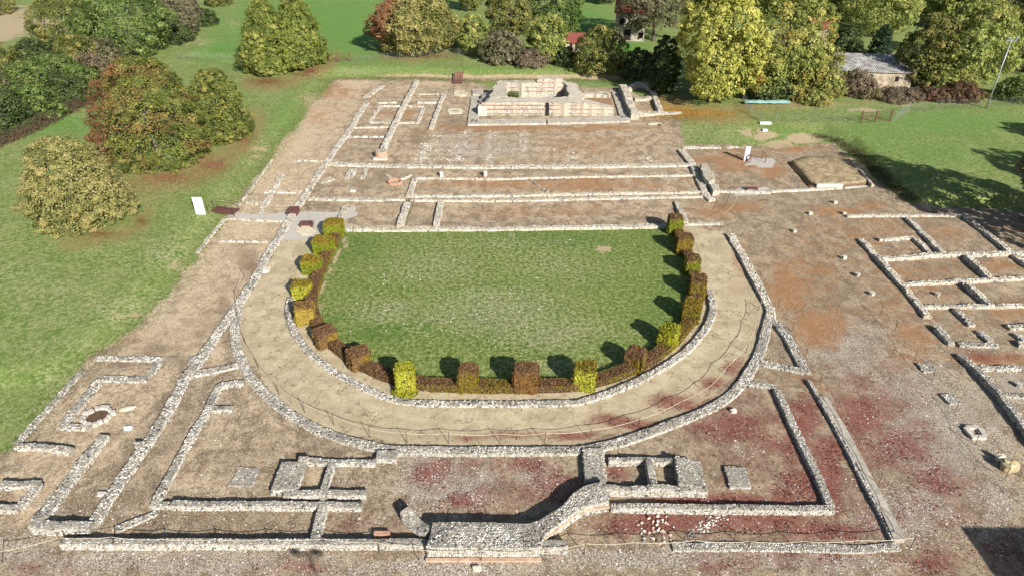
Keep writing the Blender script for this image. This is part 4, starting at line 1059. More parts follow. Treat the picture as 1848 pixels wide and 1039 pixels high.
# brick column stub
cs_ = empty('brick_column_stub', (*at(689, 283), 0)); tag(cs_, 'round red brick column stub ending the long pale wall', 'column stub')
mb = MB(); ring = [(.78 * math.cos(k * math.pi / 8), .78 * math.sin(k * math.pi / 8)) for k in range(16)]
mb.prism(ring, -.1, .62).build('brick_drum', M_BRICK, cs_)
MB().prism([(x * .93, y * .93) for x, y in ring], .62, .76).build('mortar_top', M_MORTAR, cs_)
for k in range(2):
    MB().prism([(x * 1.03, y * 1.03) for x, y in ring], .18 + .24 * k, .24 + .24 * k).build('brick_course', M_BRICK, cs_)
MB().box((0, -.95, .08), (1.7, .6, .3), 0, .05).build('base_slab', M_SLAB, cs_)
# round brick rim
pr = empty('brick_ring', (*at(713, 330), 0)); tag(pr, 'low round brick rim in the brown yard under the farthest long wall', 'brick ring')
for k in range(14):
    a = 2 * math.pi * k / 14
    MB().box((.72 * math.cos(a), .72 * math.sin(a), .1), (.2, .29, .26), a, .02).build('brick', M_BRICK, pr)
# dry well at left
wl_ = empty('dry_well', (*at(177, 753), 0)); tag(wl_, 'round dry well with a dark brown bottom and pale stone rim', 'well')
mb = MB(); ring = [(.62 * math.cos(k * math.pi / 10), .58 * math.sin(k * math.pi / 10)) for k in range(20)]
mb.prism(ring, 0.0, .1).build('well_bottom', simple_mat('well_soil', C(88, 66, 50), C(116, 92, 72), 6, .95, .5), wl_)
rr = random.Random(4)
for k in range(15):
    a = 2 * math.pi * k / 15 + rr.uniform(-.1, .1); q = .8 + rr.uniform(-.06, .12)
    MB().box((q * math.cos(a), q * .92 * math.sin(a), .1), (rr.uniform(.2, .34), rr.uniform(.22, .34), .26 + rr.uniform(0, .08)), a, .06).build('rim_stone', M_SLAB, wl_)
# flat landing with rails and its drain slabs
def pad(px, z, mat, name, label, cat):
    p = np.array([at(*q) for q in px]); c_ = p.mean(0)
    o = MB().prism([tuple(k - c_) for k in p], -.06, z).build(name, mat, None, (*c_, 0)); tag(o, label, cat); return o
PAD1 = empty('drain_slab', (*at(822, 202), 0)); tag(PAD1, 'pale rounded slab with a dark slot, left of the temple', 'drain slab')
pb = np.array(PAD1.location)[:2]
MB().prism([tuple(at(*q) - pb) for q in ((812, 197), (832, 197), (836, 201), (834, 206), (811, 207), (807, 202))], -.05, .1).build('slab', M_CREAM, PAD1)
MB().box((0, 0, .1), (.85, .28, .03)).build('slot', M_DARK, PAD1)
PAD2 = empty('rail_landing', (*at(830, 170), 0)); tag(PAD2, 'pale round landing with two thin handrails below the rusty stairs', 'landing')
pb = np.array(PAD2.location)[:2]
MB().prism([tuple(at(*q) - pb) for q in ((818, 168), (826, 165), (836, 165), (844, 168), (842, 173), (832, 175), (820, 173))], -.05, .12).build('slab', M_CREAM, PAD2)
MB().box((.1, .1, .12), (.4, .2, .03)).build('slot', M_DARK, PAD2)
for s in (-1, 1):
    MB().tube([(s * .95, .6, 0), (s * .95, .6, 1.0)], .03).tube([(s * .95, -.5, 0), (s * .95, -.5, .9)], .03).tube([(s * .95, .6, 1.0), (s * .95, -.5, .9)], .03).build('handrail', M_DARKMETAL, PAD2)
# rusty stairs up the bank
M_STEP = simple_mat('rusty_tread', C(128, 78, 72), C(158, 104, 96), 6, .75, .1)
sb = at(826, 152); st_ = empty('rusty_stairs', (*sb, 0)); tag(st_, 'small rusty steel stairs climbing the grass bank left of the temple', 'stairs')
for k in range(7):
    MB().box((0, .1 + k * .62, .08 + k * .13), (1.3, .5, .06)).build('tread', M_STEP, st_)
for s in (-1, 1):
    MB().add([(s * .66, 0, 0), (s * .66, 4.3, .82), (s * .66, 4.3, 1.0), (s * .66, 0, .2), (s * .70, 0, 0), (s * .70, 4.3, .82), (s * .70, 4.3, 1.0), (s * .70, 0, .2)],
             [(0, 1, 2, 3), (7, 6, 5, 4), (0, 4, 5, 1), (1, 5, 6, 2), (2, 6, 7, 3), (3, 7, 4, 0)]).build('stringer', M_RUST, st_)
    MB().tube([(s * .72, .1, .1), (s * .72, .1, .9), (s * .72, 4.2, 1.7), (s * .72, 4.2, .9)], .02, 5).build('handrail', M_RUST, st_)
# rusty bridging plates over the walls of the crossing
def plate(u, v, w, d, rz, label, steps=0, z=.5):
    o = empty('rusty_plate', (*at(u, v), 0)); tag(o, label, 'steel step')
    MB().box((0, 0, z), (w, d, .05), rz).build('plate', M_RUST, o)
    for s in (-1, 1):
        ca, sa = math.cos(rz), math.sin(rz)
        MB().box((s * w / 2 * ca * .92, s * w / 2 * sa * .92, z / 2 - .02), (.06, d * .9, z), rz).build('support', M_RUST, o)
    return o
plate(530, 386, 1.0, 1.35, -.02, 'rusty bridging plate laid over the left side wall')
plate(554, 408, 1.2, .9, 0, 'rusty bridging plate at the start of the curved path', z=.35)
plate(1356, 344, 1.2, .5, 0, 'small rusty plate over the pale low wall near the info panel', z=.33)
o = empty('rusty_steps', (*at(408, 386), 0)); tag(o, 'rusty steps coming down the grass bank near the white sign', 'steps')
MB().box((.6, 0, .3), (1.2, 1.3, .05), -.15).build('plate', M_RUST, o)
for k in range(4):
    MB().box((-.15 - k * .3, .06 + k * .045, .34 + k * .06), (.27, 1.3, .05), -.15).build('tread', M_RUST, o)
for s in (-1, 1):
    MB().tube([(1.1, s * .7, 0), (1.1, s * .7, 1.0)], .03).tube([(-1.5, s * .7 + .2, .2), (-1.5, s * .7 + .2, 1.3)], .03).tube([(1.1, s * .7, 1.0), (-1.5, s * .7 + .2, 1.3)], .022).build('handrail', M_DARKMETAL, o)
pad([(535, 410), (552, 408), (566, 410), (570, 417), (562, 424), (545, 425), (535, 419)], .03, M_CREAM, 'path_start', 'cream round patch of paving at the start of the curved path', 'paving')

# ------------------------------------------------------------------ signs
def ang_box(mb, c, size, tilt):
    """box leaning back by tilt about its lower edge"""
    sx, sy, sz = size
    v = []
    for z in (0, sz):
        for x, y in ((-sx / 2, -sy / 2), (sx / 2, -sy / 2), (sx / 2, sy / 2), (-sx / 2, sy / 2)):
            v.append((c[0] + x, c[1] + y * math.cos(tilt) + z * math.sin(tilt), c[2] + z * math.cos(tilt) - y * math.sin(tilt)))
    return mb.add(v, [(3, 2, 1, 0), (4, 5, 6, 7), (0, 1, 5, 4), (1, 2, 6, 5), (2, 3, 7, 6), (3, 0, 4, 7)])
p = at_t(363, 388); o = empty('white_sign', tuple(p)); tag(o, 'tall blank white board standing in the grass at left', 'sign board')
ang_box(MB(), (0, 0, .05), (.95, .06, 1.85), 0).build('board', M_WHITE, o)
MB().box((-.35, .02, .02), (.06, .08, .3)).build('post', M_GALV, o); MB().box((.35, .02, .02), (.06, .08, .3)).build('post', M_GALV, o)
p = at_t(1346, 291); o = empty('info_panel', tuple(p)); tag(o, 'white info panel with two dark pictures and purple bands in the far right yard', 'info panel')
ang_box(MB(), (0, 0, .02), (.58, .05, 1.85), -.02).build('panel', M_PANEL, o)
ang_box(MB(), (0, -.03, 1.70), (.60, .02, .24), -.02).build('purple_band', M_PURPLE, o)
ang_box(MB(), (.12, -.03, .02), (.36, .02, .26), -.02).build('purple_band', M_PURPLE, o)
for x, z in ((.14, 1.08), (.02, .88), (.18, .62), (.03, .4)):
    ang_box(MB(), (x, -.03, z), (.2, .02, .15), -.02).build('picture', M_INK, o)
p = at_t(1365, 292); o = empty('railing_frame', tuple(p)); tag(o, 'low rust red railing frame beside the info panel', 'railing')
for x in (-.9, .9):
    for y in (-.4, .8):
        MB().box((x, y, .5), (.08, .08, 1.0)).build('post', M_RUST, o)
MB().tube([(-.9, .8, .95), (.9, .8, .95)], .025).tube([(-.9, -.4, .95), (-.9, .8, .95)], .025).tube([(.9, -.4, .95), (.9, .8, .95)], .025).build('rail', M_RUST, o)
for (u, v), L, l_ in (((1381, 224), 1.5, 'longer white slab lying on the grass by the wire fence'), ((1380, 237), .6, 'shorter white slab lying on bare soil in the grass')):
    p = at_t(u, v); o = MB().box((0, 0, .12), (L, .4, .26), 0, .03).build('white_slab', M_WHITE, None, tuple(p)); tag(o, l_, 'slab')
# grassy mound beside the panel yard
o = empty('earth_mound', (*at(1500, 325), 0)); tag(o, 'flat topped earth mound with dry grass and sides coloured dark for shade', 'earth mound')
mpx = [(1434, 290, .5), (1460, 285, .45), (1535, 284, .4), (1577, 328, .32), (1520, 334, .32), (1468, 335, .36)]
top = np.array([[*at(u, v, z), z] for u, v, z in mpx]); mc = np.array(o.location)
bot = [at(1419, 295), at(1450, 280), at(1550, 280), at(1594, 333), at(1520, 339), at(1462, 342)]
rings = []
K_ = 60
def dens(P):
    P = np.asarray(P, float); Q = np.vstack([P, P[:1]]); dd = np.r_[0, np.cumsum(np.linalg.norm(np.diff(Q, axis=0), axis=1))]
    t_ = np.linspace(0, dd[-1], K_, endpoint=False); return np.stack([np.interp(t_, dd, Q[:, i]) for i in range(P.shape[1])], -1)
B_ = dens([[*b, -.1] for b in bot]); T_ = dens(top)
cT = T_.mean(0)
for f in np.linspace(0, 1, 6):
    R_ = B_ * (1 - f) + T_ * f; R_[:, 2] = -.1 * (1 - f) + T_[:, 2] * (f ** .7) if f else -.1
    nz_ = fbm(R_[:, 0] * 1.3, R_[:, 1] * 1.3 + f * 3, 8, 3) - .5
    R_[:, :2] += nz_[:, None] * .5; R_[:, 2] += nz_ * .22 * (f > 0); rings.append(R_)
for f in (.8, .55, .3, .1):
    R_ = cT + (T_ - cT) * f; R_[:, 2] += .12 * (fbm(R_[:, 0] * 1.1, R_[:, 1] * 1.1, 8, 3) - .3); rings.append(R_)
V_ = np.concatenate(rings) - mc; nr = len(rings)
qi = [(r * K_ + k, r * K_ + (k + 1) % K_, (r + 1) * K_ + (k + 1) % K_, (r + 1) * K_ + k) for r in range(nr - 1) for k in range(K_)]
V_ = np.vstack([V_, [cT - mc]])
ti = [((nr - 1) * K_ + k, (nr - 1) * K_ + (k + 1) % K_, nr * K_) for k in range(K_)]
m = NT('mound_earth', .95, .05)
nn_ = m.noise(1.6, 5, .65, dist=.6); n4_ = m.noise(9, 3)
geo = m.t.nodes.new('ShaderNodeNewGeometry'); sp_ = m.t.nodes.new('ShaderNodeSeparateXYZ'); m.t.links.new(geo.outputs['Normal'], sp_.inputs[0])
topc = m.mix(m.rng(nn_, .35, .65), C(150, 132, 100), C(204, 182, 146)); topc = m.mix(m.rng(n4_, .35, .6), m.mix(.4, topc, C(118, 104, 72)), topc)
sidec = m.mix(m.rng(n4_, .35, .65), C(92, 74, 58), C(140, 116, 92))  # darker brown on steep sides: the left slope's shadow put into the colour
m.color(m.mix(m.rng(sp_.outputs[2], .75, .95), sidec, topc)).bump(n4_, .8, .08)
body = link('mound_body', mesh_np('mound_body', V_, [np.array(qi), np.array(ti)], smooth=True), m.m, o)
pc = at(1495, 334, .3); 
MB().box((pc[0] - mc[0], pc[1] - mc[1] - .25, .3), (2.9, .3, .55), .02, .02).build('white_kerb', M_SLAB, o)
W([(1538, 287), (1556, 306), (1576, 328)], .3, .75, 'jagged thin wall edging the right side of the earth mound', ragged=1.8)
W([(1524, 338), (1560, 336), (1594, 334)], .5, .12, 'pinkish flat kerb at the near right corner of the earth mound', ragged=.6, stone=False, core=M_SLAB)

# ------------------------------------------------------------------ loose stones
def boulder(u, v, size, label, mat=None, sq=(1, .8, .7), seed=0, name='loose_stone', cat='stone', rz=0, group=None):
    rng = np.random.default_rng(seed + int(u) * 7 + int(v))
    n1, n2 = 10, 6
    vs = [(0, 0, -.5)]
    for j in range(1, n2):
        ph = math.pi * j / n2 - math.pi / 2
        for k in range(n1):
            a = 2 * math.pi * k / n1
            vs.append((math.cos(ph) * math.cos(a), math.cos(ph) * math.sin(a), math.sin(ph)))
    vs.append((0, 0, 1))
    vs = np.array(vs, float)
    vs = np.sign(vs) * np.abs(vs) ** .72
    vs *= 1 + rng.uniform(-.2, .14, (len(vs), 1))
    vs = vs * np.array(sq) * size / 2
    ca, sa = math.cos(rz), math.sin(rz)
    vs[:, :2] = vs[:, :2] @ np.array([[ca, sa], [-sa, ca]])
    vs[:, 2] += size * sq[2] * .28
    t = [(0, 1 + (k + 1) % n1, 1 + k) for k in range(n1)]
    q = [(1 + j * n1 + k, 1 + j * n1 + (k + 1) % n1, 1 + (j + 1) * n1 + (k + 1) % n1, 1 + (j + 1) * n1 + k) for j in range(n2 - 2) for k in range(n1)]
    e = len(vs) - 1
    t += [(1 + (n2 - 2) * n1 + k, 1 + (n2 - 2) * n1 + (k + 1) % n1, e) for k in range(n1)]
    p = at_t(u, v)
    o = link(name, mesh_np(name, vs, [np.array(q), np.array(t)]), mat or M_SLAB, None, tuple(p)); tag(o, label, cat, group)
    return o
boulder(1818, 846, .85, 'largest grey and ochre boulder on the stony path at lower right', simple_mat('boulder', C(150, 142, 126), C(214, 190, 140), 2, .95, .4), sq=(1.2, .9, .95))
boulder(1803, 830, .62, 'pale upright stone just behind the largest boulder at lower right', sq=(.9, .6, 1.0))
boulder(1323, 743, .5, 'single rounded stone beside the curved wall in the red court', sq=(1, .8, .7))
boulder(478, 490, .62, 'white flat stone by the left side wall, nearer of two', M_WHITE, (1.2, .9, .25))
boulder(484, 484, .45, 'pale flat stone by the left side wall, farther of two', M_CREAM, (1.2, .9, .3))
boulder(231, 738, .75, 'long white stone lying right of the dry well', M_CREAM, (1.3, .5, .3), rz=.4)
boulder(231, 773, .55, 'white lump of stone on the greenish soil below the dry well', M_WHITE, (1, .8, .4))
boulder(637, 346, .5, 'white broken stone in the brown yard, near the rubbly wall', M_WHITE, (1.2, .8, .4))
boulder(1190, 535 if False else 227, .3, 'tiny dark stone at the corner of the temple yard', M_DARK)
boulder(185, 892, .5, 'pale stone within the open U at lower left', M_SLAB, (1.3, .8, .4))
boulder(860, 1026, .4, 'cream stone in the bottom foreground under the entrance block', M_CREAM, (1.2, .8, .5))
for i, (u, v) in enumerate(((1507, 367), (1523, 387), (1462, 387), (1433, 419), (1523, 467), (1547, 498), (1573, 532), (1691, 533), (1838, 697), (1530, 460), (1565, 450))):
    if i in (9, 10): continue
    l_ = ['tan square stone block nearest the mound on the red soil', 'tan stone block at the start of the far house wall', 'pale stone block left along the rope in the rusty soil', 'knobbly stone alone on the rusty soil right of the lawn',
          'tan block left of the right hand rooms, first below the small room', 'tan block left of the right hand rooms, second down', 'tan block with dark shadow left of the right hand rooms, third down',
          'broken stone on the floor between third and fourth cross walls', 'small stone inside the lower right room'][i]
    p = at(u, v); o = MB().box((0, 0, .14), (.4, .3, .28), .1 * i, .05).build('stone_block', M_COPE if i % 2 else M_SLAB, None, (*p, 0)); tag(o, l_, 'stone block')
# a heap of stones in front of the right court
rg = np.random.default_rng(55); n_ = 46
hp = np.array([at(1180 + rg.normal(0, 14), 957 + rg.normal(0, 12)) for _ in range(n_)]); hc = hp.mean(0)
o = link('stone_scatter', stones(np.c_[hp - hc, np.full(n_, .05)], np.tile([0, 0, 1.0], (n_, 1)), rg.uniform(.05, .12, n_), rg, pal=np.array([C(222, 200, 176), C(240, 232, 220), C(206, 176, 150)]), pw=np.ones(3)), M_COBBLE, None, (*hc, 0))
tag(o, 'scatter of pale pinkish stones on the red ground right of the entrance', 'stone heap', kind='stuff')
hp = np.array([at(1270 + 34 * t + rg.normal(0, 5), 950 - 22 * t + rg.normal(0, 5)) for t in rg.uniform(-1, 1, 120)]); hc = hp.mean(0); n_ = len(hp)
o = link('stone_scatter', stones(np.c_[hp - hc, np.full(n_, .02)], np.tile([0, 0, 1.0], (n_, 1)), rg.uniform(.04, .08, n_), rg), M_COBBLE, None, (*hc, 0))
tag(o, 'trail of small pale stones slanting across the red ground', 'stone trail', kind='stuff')
# pebbles over the dig: real stones, thinning out with the soil
rg = np.random.default_rng(91); P_ = []
for _ in range(14):
    u = rg.uniform(-60, 1910, 9000); v = rg.uniform(560, 1075, 9000)
    xy = np.stack(at(u, v), -1)
    w_ = g_dirt(xy[:, 0], xy[:, 1]) * (0.07 + .5 * g_gravel(xy[:, 0], xy[:, 1]) + .12 * g_red(xy[:, 0], xy[:, 1])) * np.clip((ppm(v) / 30) ** 2, 0, 1.2)
    inpath = sdf(u, v, PATH) > 0
    w_ = np.where(inpath, w_ * .05, w_) * (0.2 + 1.6 * sstep(fbm(xy[:, 0] * .6, xy[:, 1] * .6, 77, 3), .35, .65))
    k_ = rg.uniform(0, 1, 9000) < w_ * .8
    P_.append(xy[k_])
P_ = np.concatenate(P_); n_ = len(P_)
sz_ = np.minimum(.02 + rg.exponential(.013, n_), .085)
pm = stones(np.c_[P_, g_z(P_[:, 0], P_[:, 1])], np.tile([0, 0, 1.0], (n_, 1)), sz_, rg, low=True, pal=np.array([C(238, 234, 226), C(206, 200, 190), C(160, 152, 142), C(220, 200, 176), C(120, 112, 104), C(206, 164, 140)]), pw=np.array([.3, .22, .16, .12, .12, .08]), dark=np.zeros(n_))
tag(link('pebbles', pm, M_COBBLE), 'pale pebbles strewn over the excavated soil', 'pebbles', kind='stuff')
print('pebbles', n_)
# low red stonecrop plants
rg = np.random.default_rng(92); P_ = []
for _ in range(10):
    u = rg.uniform(-60, 1910, 9000); v = rg.uniform(640, 1060, 9000); xy = np.stack(at(u, v), -1)
    k_ = rg.uniform(0, 1, 9000) < np.clip(g_red(xy[:, 0], xy[:, 1]) - .12, 0, 1) * (.15 + 1.5 * sstep(fbm(xy[:, 0] * .9, xy[:, 1] * .9, 78, 4), .4, .62)) * .55
    P_.append(xy[k_])
P_RC = np.concatenate(P_); P_RC = np.c_[P_RC, g_z(P_RC[:, 0], P_RC[:, 1]) + rg.uniform(.01, .05, len(P_RC))]
# a few white flowers and pale dots on the lawn
rg = np.random.default_rng(5); L_ = []
for (u, v, r, n_) in ((700, 570, 70, 16), (880, 580, 60, 14), (1010, 435, 14, 6), (730, 508, 30, 12), (690, 480, 60, 14), (920, 550, 60, 14), (840, 605, 60, 12), (1780, 215, 80, 22), (900, 470, 200, 16)):
    for _ in range(n_):
        L_.append(at_t(u + rg.normal(0, r), v + rg.normal(0, r * .25)))
L_ = np.array(L_)
fm = stones(L_ + [0, 0, .04], np.tile([0, 0, 1.0], (len(L_), 1)), rg.uniform(.03, .075, len(L_)), rg, low=True, pal=np.array([C(245, 244, 238)]), pw=np.ones(1), dark=np.zeros(len(L_)))
tag(link('mushrooms', fm, M_COBBLE), 'tiny white dots like mushrooms scattered in the grass', 'mushrooms', kind='stuff')
# ------------------------------------------------------------------ leaves
def leaf_quads(c, n, l, w, rng, col, droop=.25):
    """c centres (N,3), n normals (N,3): one bent diamond per leaf cluster"""
    N = len(c)
    r = rng.normal(size=(N, 3)); a = np.cross(n, r); a /= np.linalg.norm(a, axis=1, keepdims=True) + 1e-9
    b = np.cross(n, a)
    l = np.broadcast_to(l, (N,))[:, None] * rng.uniform(.7, 1.3, (N, 1)); w = np.broadcast_to(w, (N,))[:, None] * rng.uniform(.7, 1.3, (N, 1))
    V = np.stack([c - a * l - n * l * droop, c + b * w, c + a * l - n * l * droop, c - b * w], 1).reshape(-1, 3)
    Fq = np.arange(4 * N).reshape(N, 4)
    return V, Fq, np.repeat(col, 4, axis=0)

def pick(pal, t):
    """smooth lookup in a list of colours, t in 0..1"""
    pal = np.asarray(pal); x = np.clip(t, 0, .9999) * (len(pal) - 1); i = x.astype(int); f = (x - i)[:, None]
    return pal[i] * (1 - f) + pal[i + 1] * f

# ------------------------------------------------------------------ clipped hedge
BROWN = [C(98, 72, 48), C(136, 102, 68), C(168, 132, 92)]
LIME = [C(98, 112, 26), C(158, 164, 40), C(204, 198, 62), C(228, 214, 96)]
OLIVE = [C(96, 78, 34), C(136, 118, 40), C(176, 158, 52)]
def hedge_box(w, d, h, rz, rng, top, side, nleaf, nose=.07, tmix=None):
    """leaf shell of a rounded box standing at the origin"""
    A = np.array([w * d, h * w, h * w, h * d, h * d]); A = A / A.sum()
    f = rng.choice(5, nleaf, p=A)
    s, t = rng.uniform(-.5, .5, nleaf), rng.uniform(0, 1, nleaf)
    P = np.zeros((nleaf, 3)); N = np.zeros((nleaf, 3))
    k = f == 0; P[k] = np.c_[s[k] * w, (t[k] - .5) * d, np.full(k.sum(), h)]; N[k] = (0, 0, 1)
    for q, sg in ((1, -1), (2, 1)):
        k = f == q; P[k] = np.c_[s[k] * w, np.full(k.sum(), sg * d / 2), t[k] * h]; N[k] = (0, sg, 0)
    for q, sg in ((3, -1), (4, 1)):
        k = f == q; P[k] = np.c_[np.full(k.sum(), sg * w / 2), s[k] * d, t[k] * h]; N[k] = (sg, 0, 0)
    # round the edges
    ctr = np.array([0, 0, h * .5]); R = np.array([w / 2, d / 2, h / 2])
    rel = (P - ctr) / R; mg = (np.abs(rel) ** 9).sum(1) ** (1 / 9.0)
    low = P[:, 2] < h * .3
    rel2 = rel / mg[:, None]; rel2[low, 2] = rel[low, 2]
    P = ctr + rel2 * R
    bump_ = (fbm(P[:, 0] * 2.2 + P[:, 2], P[:, 1] * 2.2 + P[:, 2] * 1.7, int(rng.integers(99)), 3) - .5)
    P += N * (rng.normal(0, nose * .5, nleaf) + bump_ * .34)[:, None]
    nn = N + rng.normal(0, .42, (nleaf, 3)); nn /= np.linalg.norm(nn, axis=1, keepdims=True)
    x = np.clip((P[:, 2] / h), 0, 1)
    tcol = pick(top, np.clip(rng.normal(.5, .28, nleaf), 0, 1)); scol = pick(side, np.clip(rng.normal(.5, .28, nleaf), 0, 1))
    istop = sstep(x + rng.normal(0, .07, nleaf) + bump_ * .35, .84, .96) if tmix is None else tmix(P, x, rng)
    col = tcol * istop[:, None] + scol * (1 - istop[:, None])
    ca, sa = math.cos(rz), math.sin(rz); M = np.array([[ca, sa, 0], [-sa, ca, 0], [0, 0, 1]])
    return P @ M, nn @ M, col

def core_box(w, d, h, rz):
    mb = MB(); mb.box((0, 0, h * .47), (w * .86, d * .86, h * .9), rz, .12); return mb

HP = [(608, 430), (592, 462), (575, 500), (561, 545), (570, 588), (600, 627), (660, 668), (740, 698), (845, 703), (950, 703), (1055, 700), (1147, 670), (1210, 628), (1248, 582), (1258, 540), (1250, 490), (1234, 450), (1220, 416)]
hw = chaikin(np.array([at(*q) for q in HP]), 2)
hq, hs_ = resample(hw, .2); hd, hn = frame(hq)
HH, HWD = .62, .85
hb = np.array([hq[:, 0].mean(), hq[:, 1].mean(), 0])
def hedge_strip(n, rng):
    Lt = hs_[-1]; s = rng.uniform(0, Lt, n); i = np.clip(np.searchsorted(hs_, s) - 1, 0, len(hq) - 2)
    f = rng.choice(3, n, p=[.42, .29, .29]); t = rng.uniform(-.5, .5, n)
    c = hq[i] + hd[i] * (s - hs_[i])[:, None]; nr = hn[i]
    lat = np.where(f == 0, t * HWD, np.where(f == 1, -HWD / 2, HWD / 2)); z = np.where(f == 0, HH, (t + .5) * HH)
    edge = np.clip((np.abs(lat) - HWD * .33) / (HWD * .17), 0, 1)
    z = np.where(f == 0, z - edge ** 2 * .1, z)
    bmp = fbm(s * 1.3, t * 2 + f * 5, 5, 3) - .5
    P = np.c_[c + nr * (lat + (f > 0) * np.sign(lat) * bmp * .16)[:, None], z + (f == 0) * bmp * .16]
    N = np.where((f == 0)[:, None], np.array([[0, 0, 1.0]]), np.c_[nr * np.sign(lat)[:, None], np.zeros(n)])
    P = P + N * rng.normal(0, .035, n)[:, None]
    nn = N + rng.normal(0, .42, (n, 3)); nn /= np.linalg.norm(nn, axis=1, keepdims=True)
    g = sstep(fbm(s * .35, z * .8, 15, 3) + (f != 0) * (.12) - (f == 0) * .1 + (c[:, 0] > 3) * .05, .44, .62)
    col = pick(BROWN, np.clip(rng.normal(.5, .3, n), 0, 1)) * (1 - g * .75)[:, None] + pick(OLIVE, np.clip(rng.normal(.6, .3, n), 0, 1)) * (g * .75)[:, None]
    return P, nn, col
rg = np.random.default_rng(12)
P_, N_, c_ = hedge_strip(46000, rg)
V_, F_, cc_ = leaf_quads(P_ - hb, N_, .052, .036, rg, c_)
lo = empty('low_hedge', tuple(hb)); tag(lo, 'low russet clipped hedge running in a U around the lawn', 'hedge')
link('foliage', mesh_np('foliage', V_, F_, cc_), M_HEDGELEAF, lo)
cv, cf_ = [], []
for k in range(len(hq)):
    for lat, z in ((-.38, 0), (-.38, HH * .86), (.38, HH * .86), (.38, 0)):
        cv.append((*(hq[k] + hn[k] * lat * HWD / .85), z))
cv = np.array(cv) - hb; K_ = len(hq); ii = np.arange(K_ * 4).reshape(K_, 4)
cf_ = np.concatenate([np.stack([ii[:-1, a], ii[1:, a], ii[1:, a + 1], ii[:-1, a + 1]], -1) for a in range(3)] + [ii[[0]], ii[[-1]]])
link('twigs', mesh_np('twigs', cv, [cf_]), M_CORE, lo)

# blocks: u, base v, top v, width m, depth m, rz, top palette, side palette, label
GREENY = [C(80, 98, 22), C(136, 146, 34), C(186, 182, 56)]
MIXB = [C(110, 76, 38), C(150, 124, 44), C(190, 170, 62)]
BLK = [
    (602, 430, 394, 1.75, 1.3, .0, MIXB, GREENY, 'farthest left hedge block, tall and yellow green, next to the lawn wall'),
    (583, 462, 425, 1.75, 1.2, -.12, MIXB, GREENY, 'second left hedge block counted from the lawn wall, green with a russet cap'),
    (562, 498, 460, 1.55, 1.2, -.1, MIXB, GREENY, 'third left hedge block counted from the lawn wall, with white stones at its back'),
    (543, 541, 504, 1.35, 1.2, -.05, OLIVE, LIME, 'fourth left hedge block, yellow, standing where the inner cobble wall begins'),
    (549, 588, 541, 1.4, 1.3, .25, BROWN, [C(132, 108, 46), C(184, 158, 64), C(206, 182, 84)], 'golden hedge block at the upper left of the curve'),
    (585, 629, 586, 1.5, 1.3, .6, BROWN, MIXB, 'brown topped hedge block with one bright yellow side, left part of the curve'),
    (646, 669, 623, 1.5, 1.3, .55, BROWN, MIXB, 'square hedge block with russet top and olive sides, lower left of the curve'),
    (731, 713, 652, 1.25, 1.1, .2, LIME, LIME, 'all lime yellow hedge block spilling leaves at its foot, lower left'),
    (845, 710, 654, 1.25, 1.1, 0, BROWN, OLIVE, 'russet and yellow hedge block, left of the broad brown one at the bottom'),
    (949, 711, 651, 1.65, 1.2, 0, BROWN, [C(106, 72, 38), C(146, 104, 52), C(170, 130, 60)], 'broad mostly brown hedge block at the middle of the bottom'),
    (1055, 707, 649, 1.4, 1.15, -.12, OLIVE, LIME, 'bright yellow hedge block right of the broad brown one at the bottom'),
    (1146, 673, 623, 1.2, 1.2, -.5, BROWN, OLIVE, 'brown hedge block with yellow edge, lower right of the curve'),
    (1207, 632, 580, 1.25, 1.2, -.6, GREENY, LIME, 'fresh yellow green hedge block, right part of the curve'),
    (1249, 585, 534, 1.3, 1.3, -.35, MIXB, OLIVE, 'wide olive hedge block at the right end of the curve'),
    (1259, 541, 494, 1.3, 1.3, -.15, BROWN, OLIVE, 'brown capped hedge block, where the inner cobble wall ends at right'),
    (1249, 497, 458, 1.25, 1.2, 0, BROWN, GREENY, 'third right hedge block counted from the lawn wall, brown top and green side'),
    (1234, 460, 420, 1.45, 1.2, 0, BROWN, MIXB, 'second right hedge block counted from the lawn wall, wide brown top'),
    (1218, 424, 386, 1.35, 1.1, 0, BROWN, GREENY, 'farthest right hedge block, tall with a brown cap, by the lawn wall'),
]
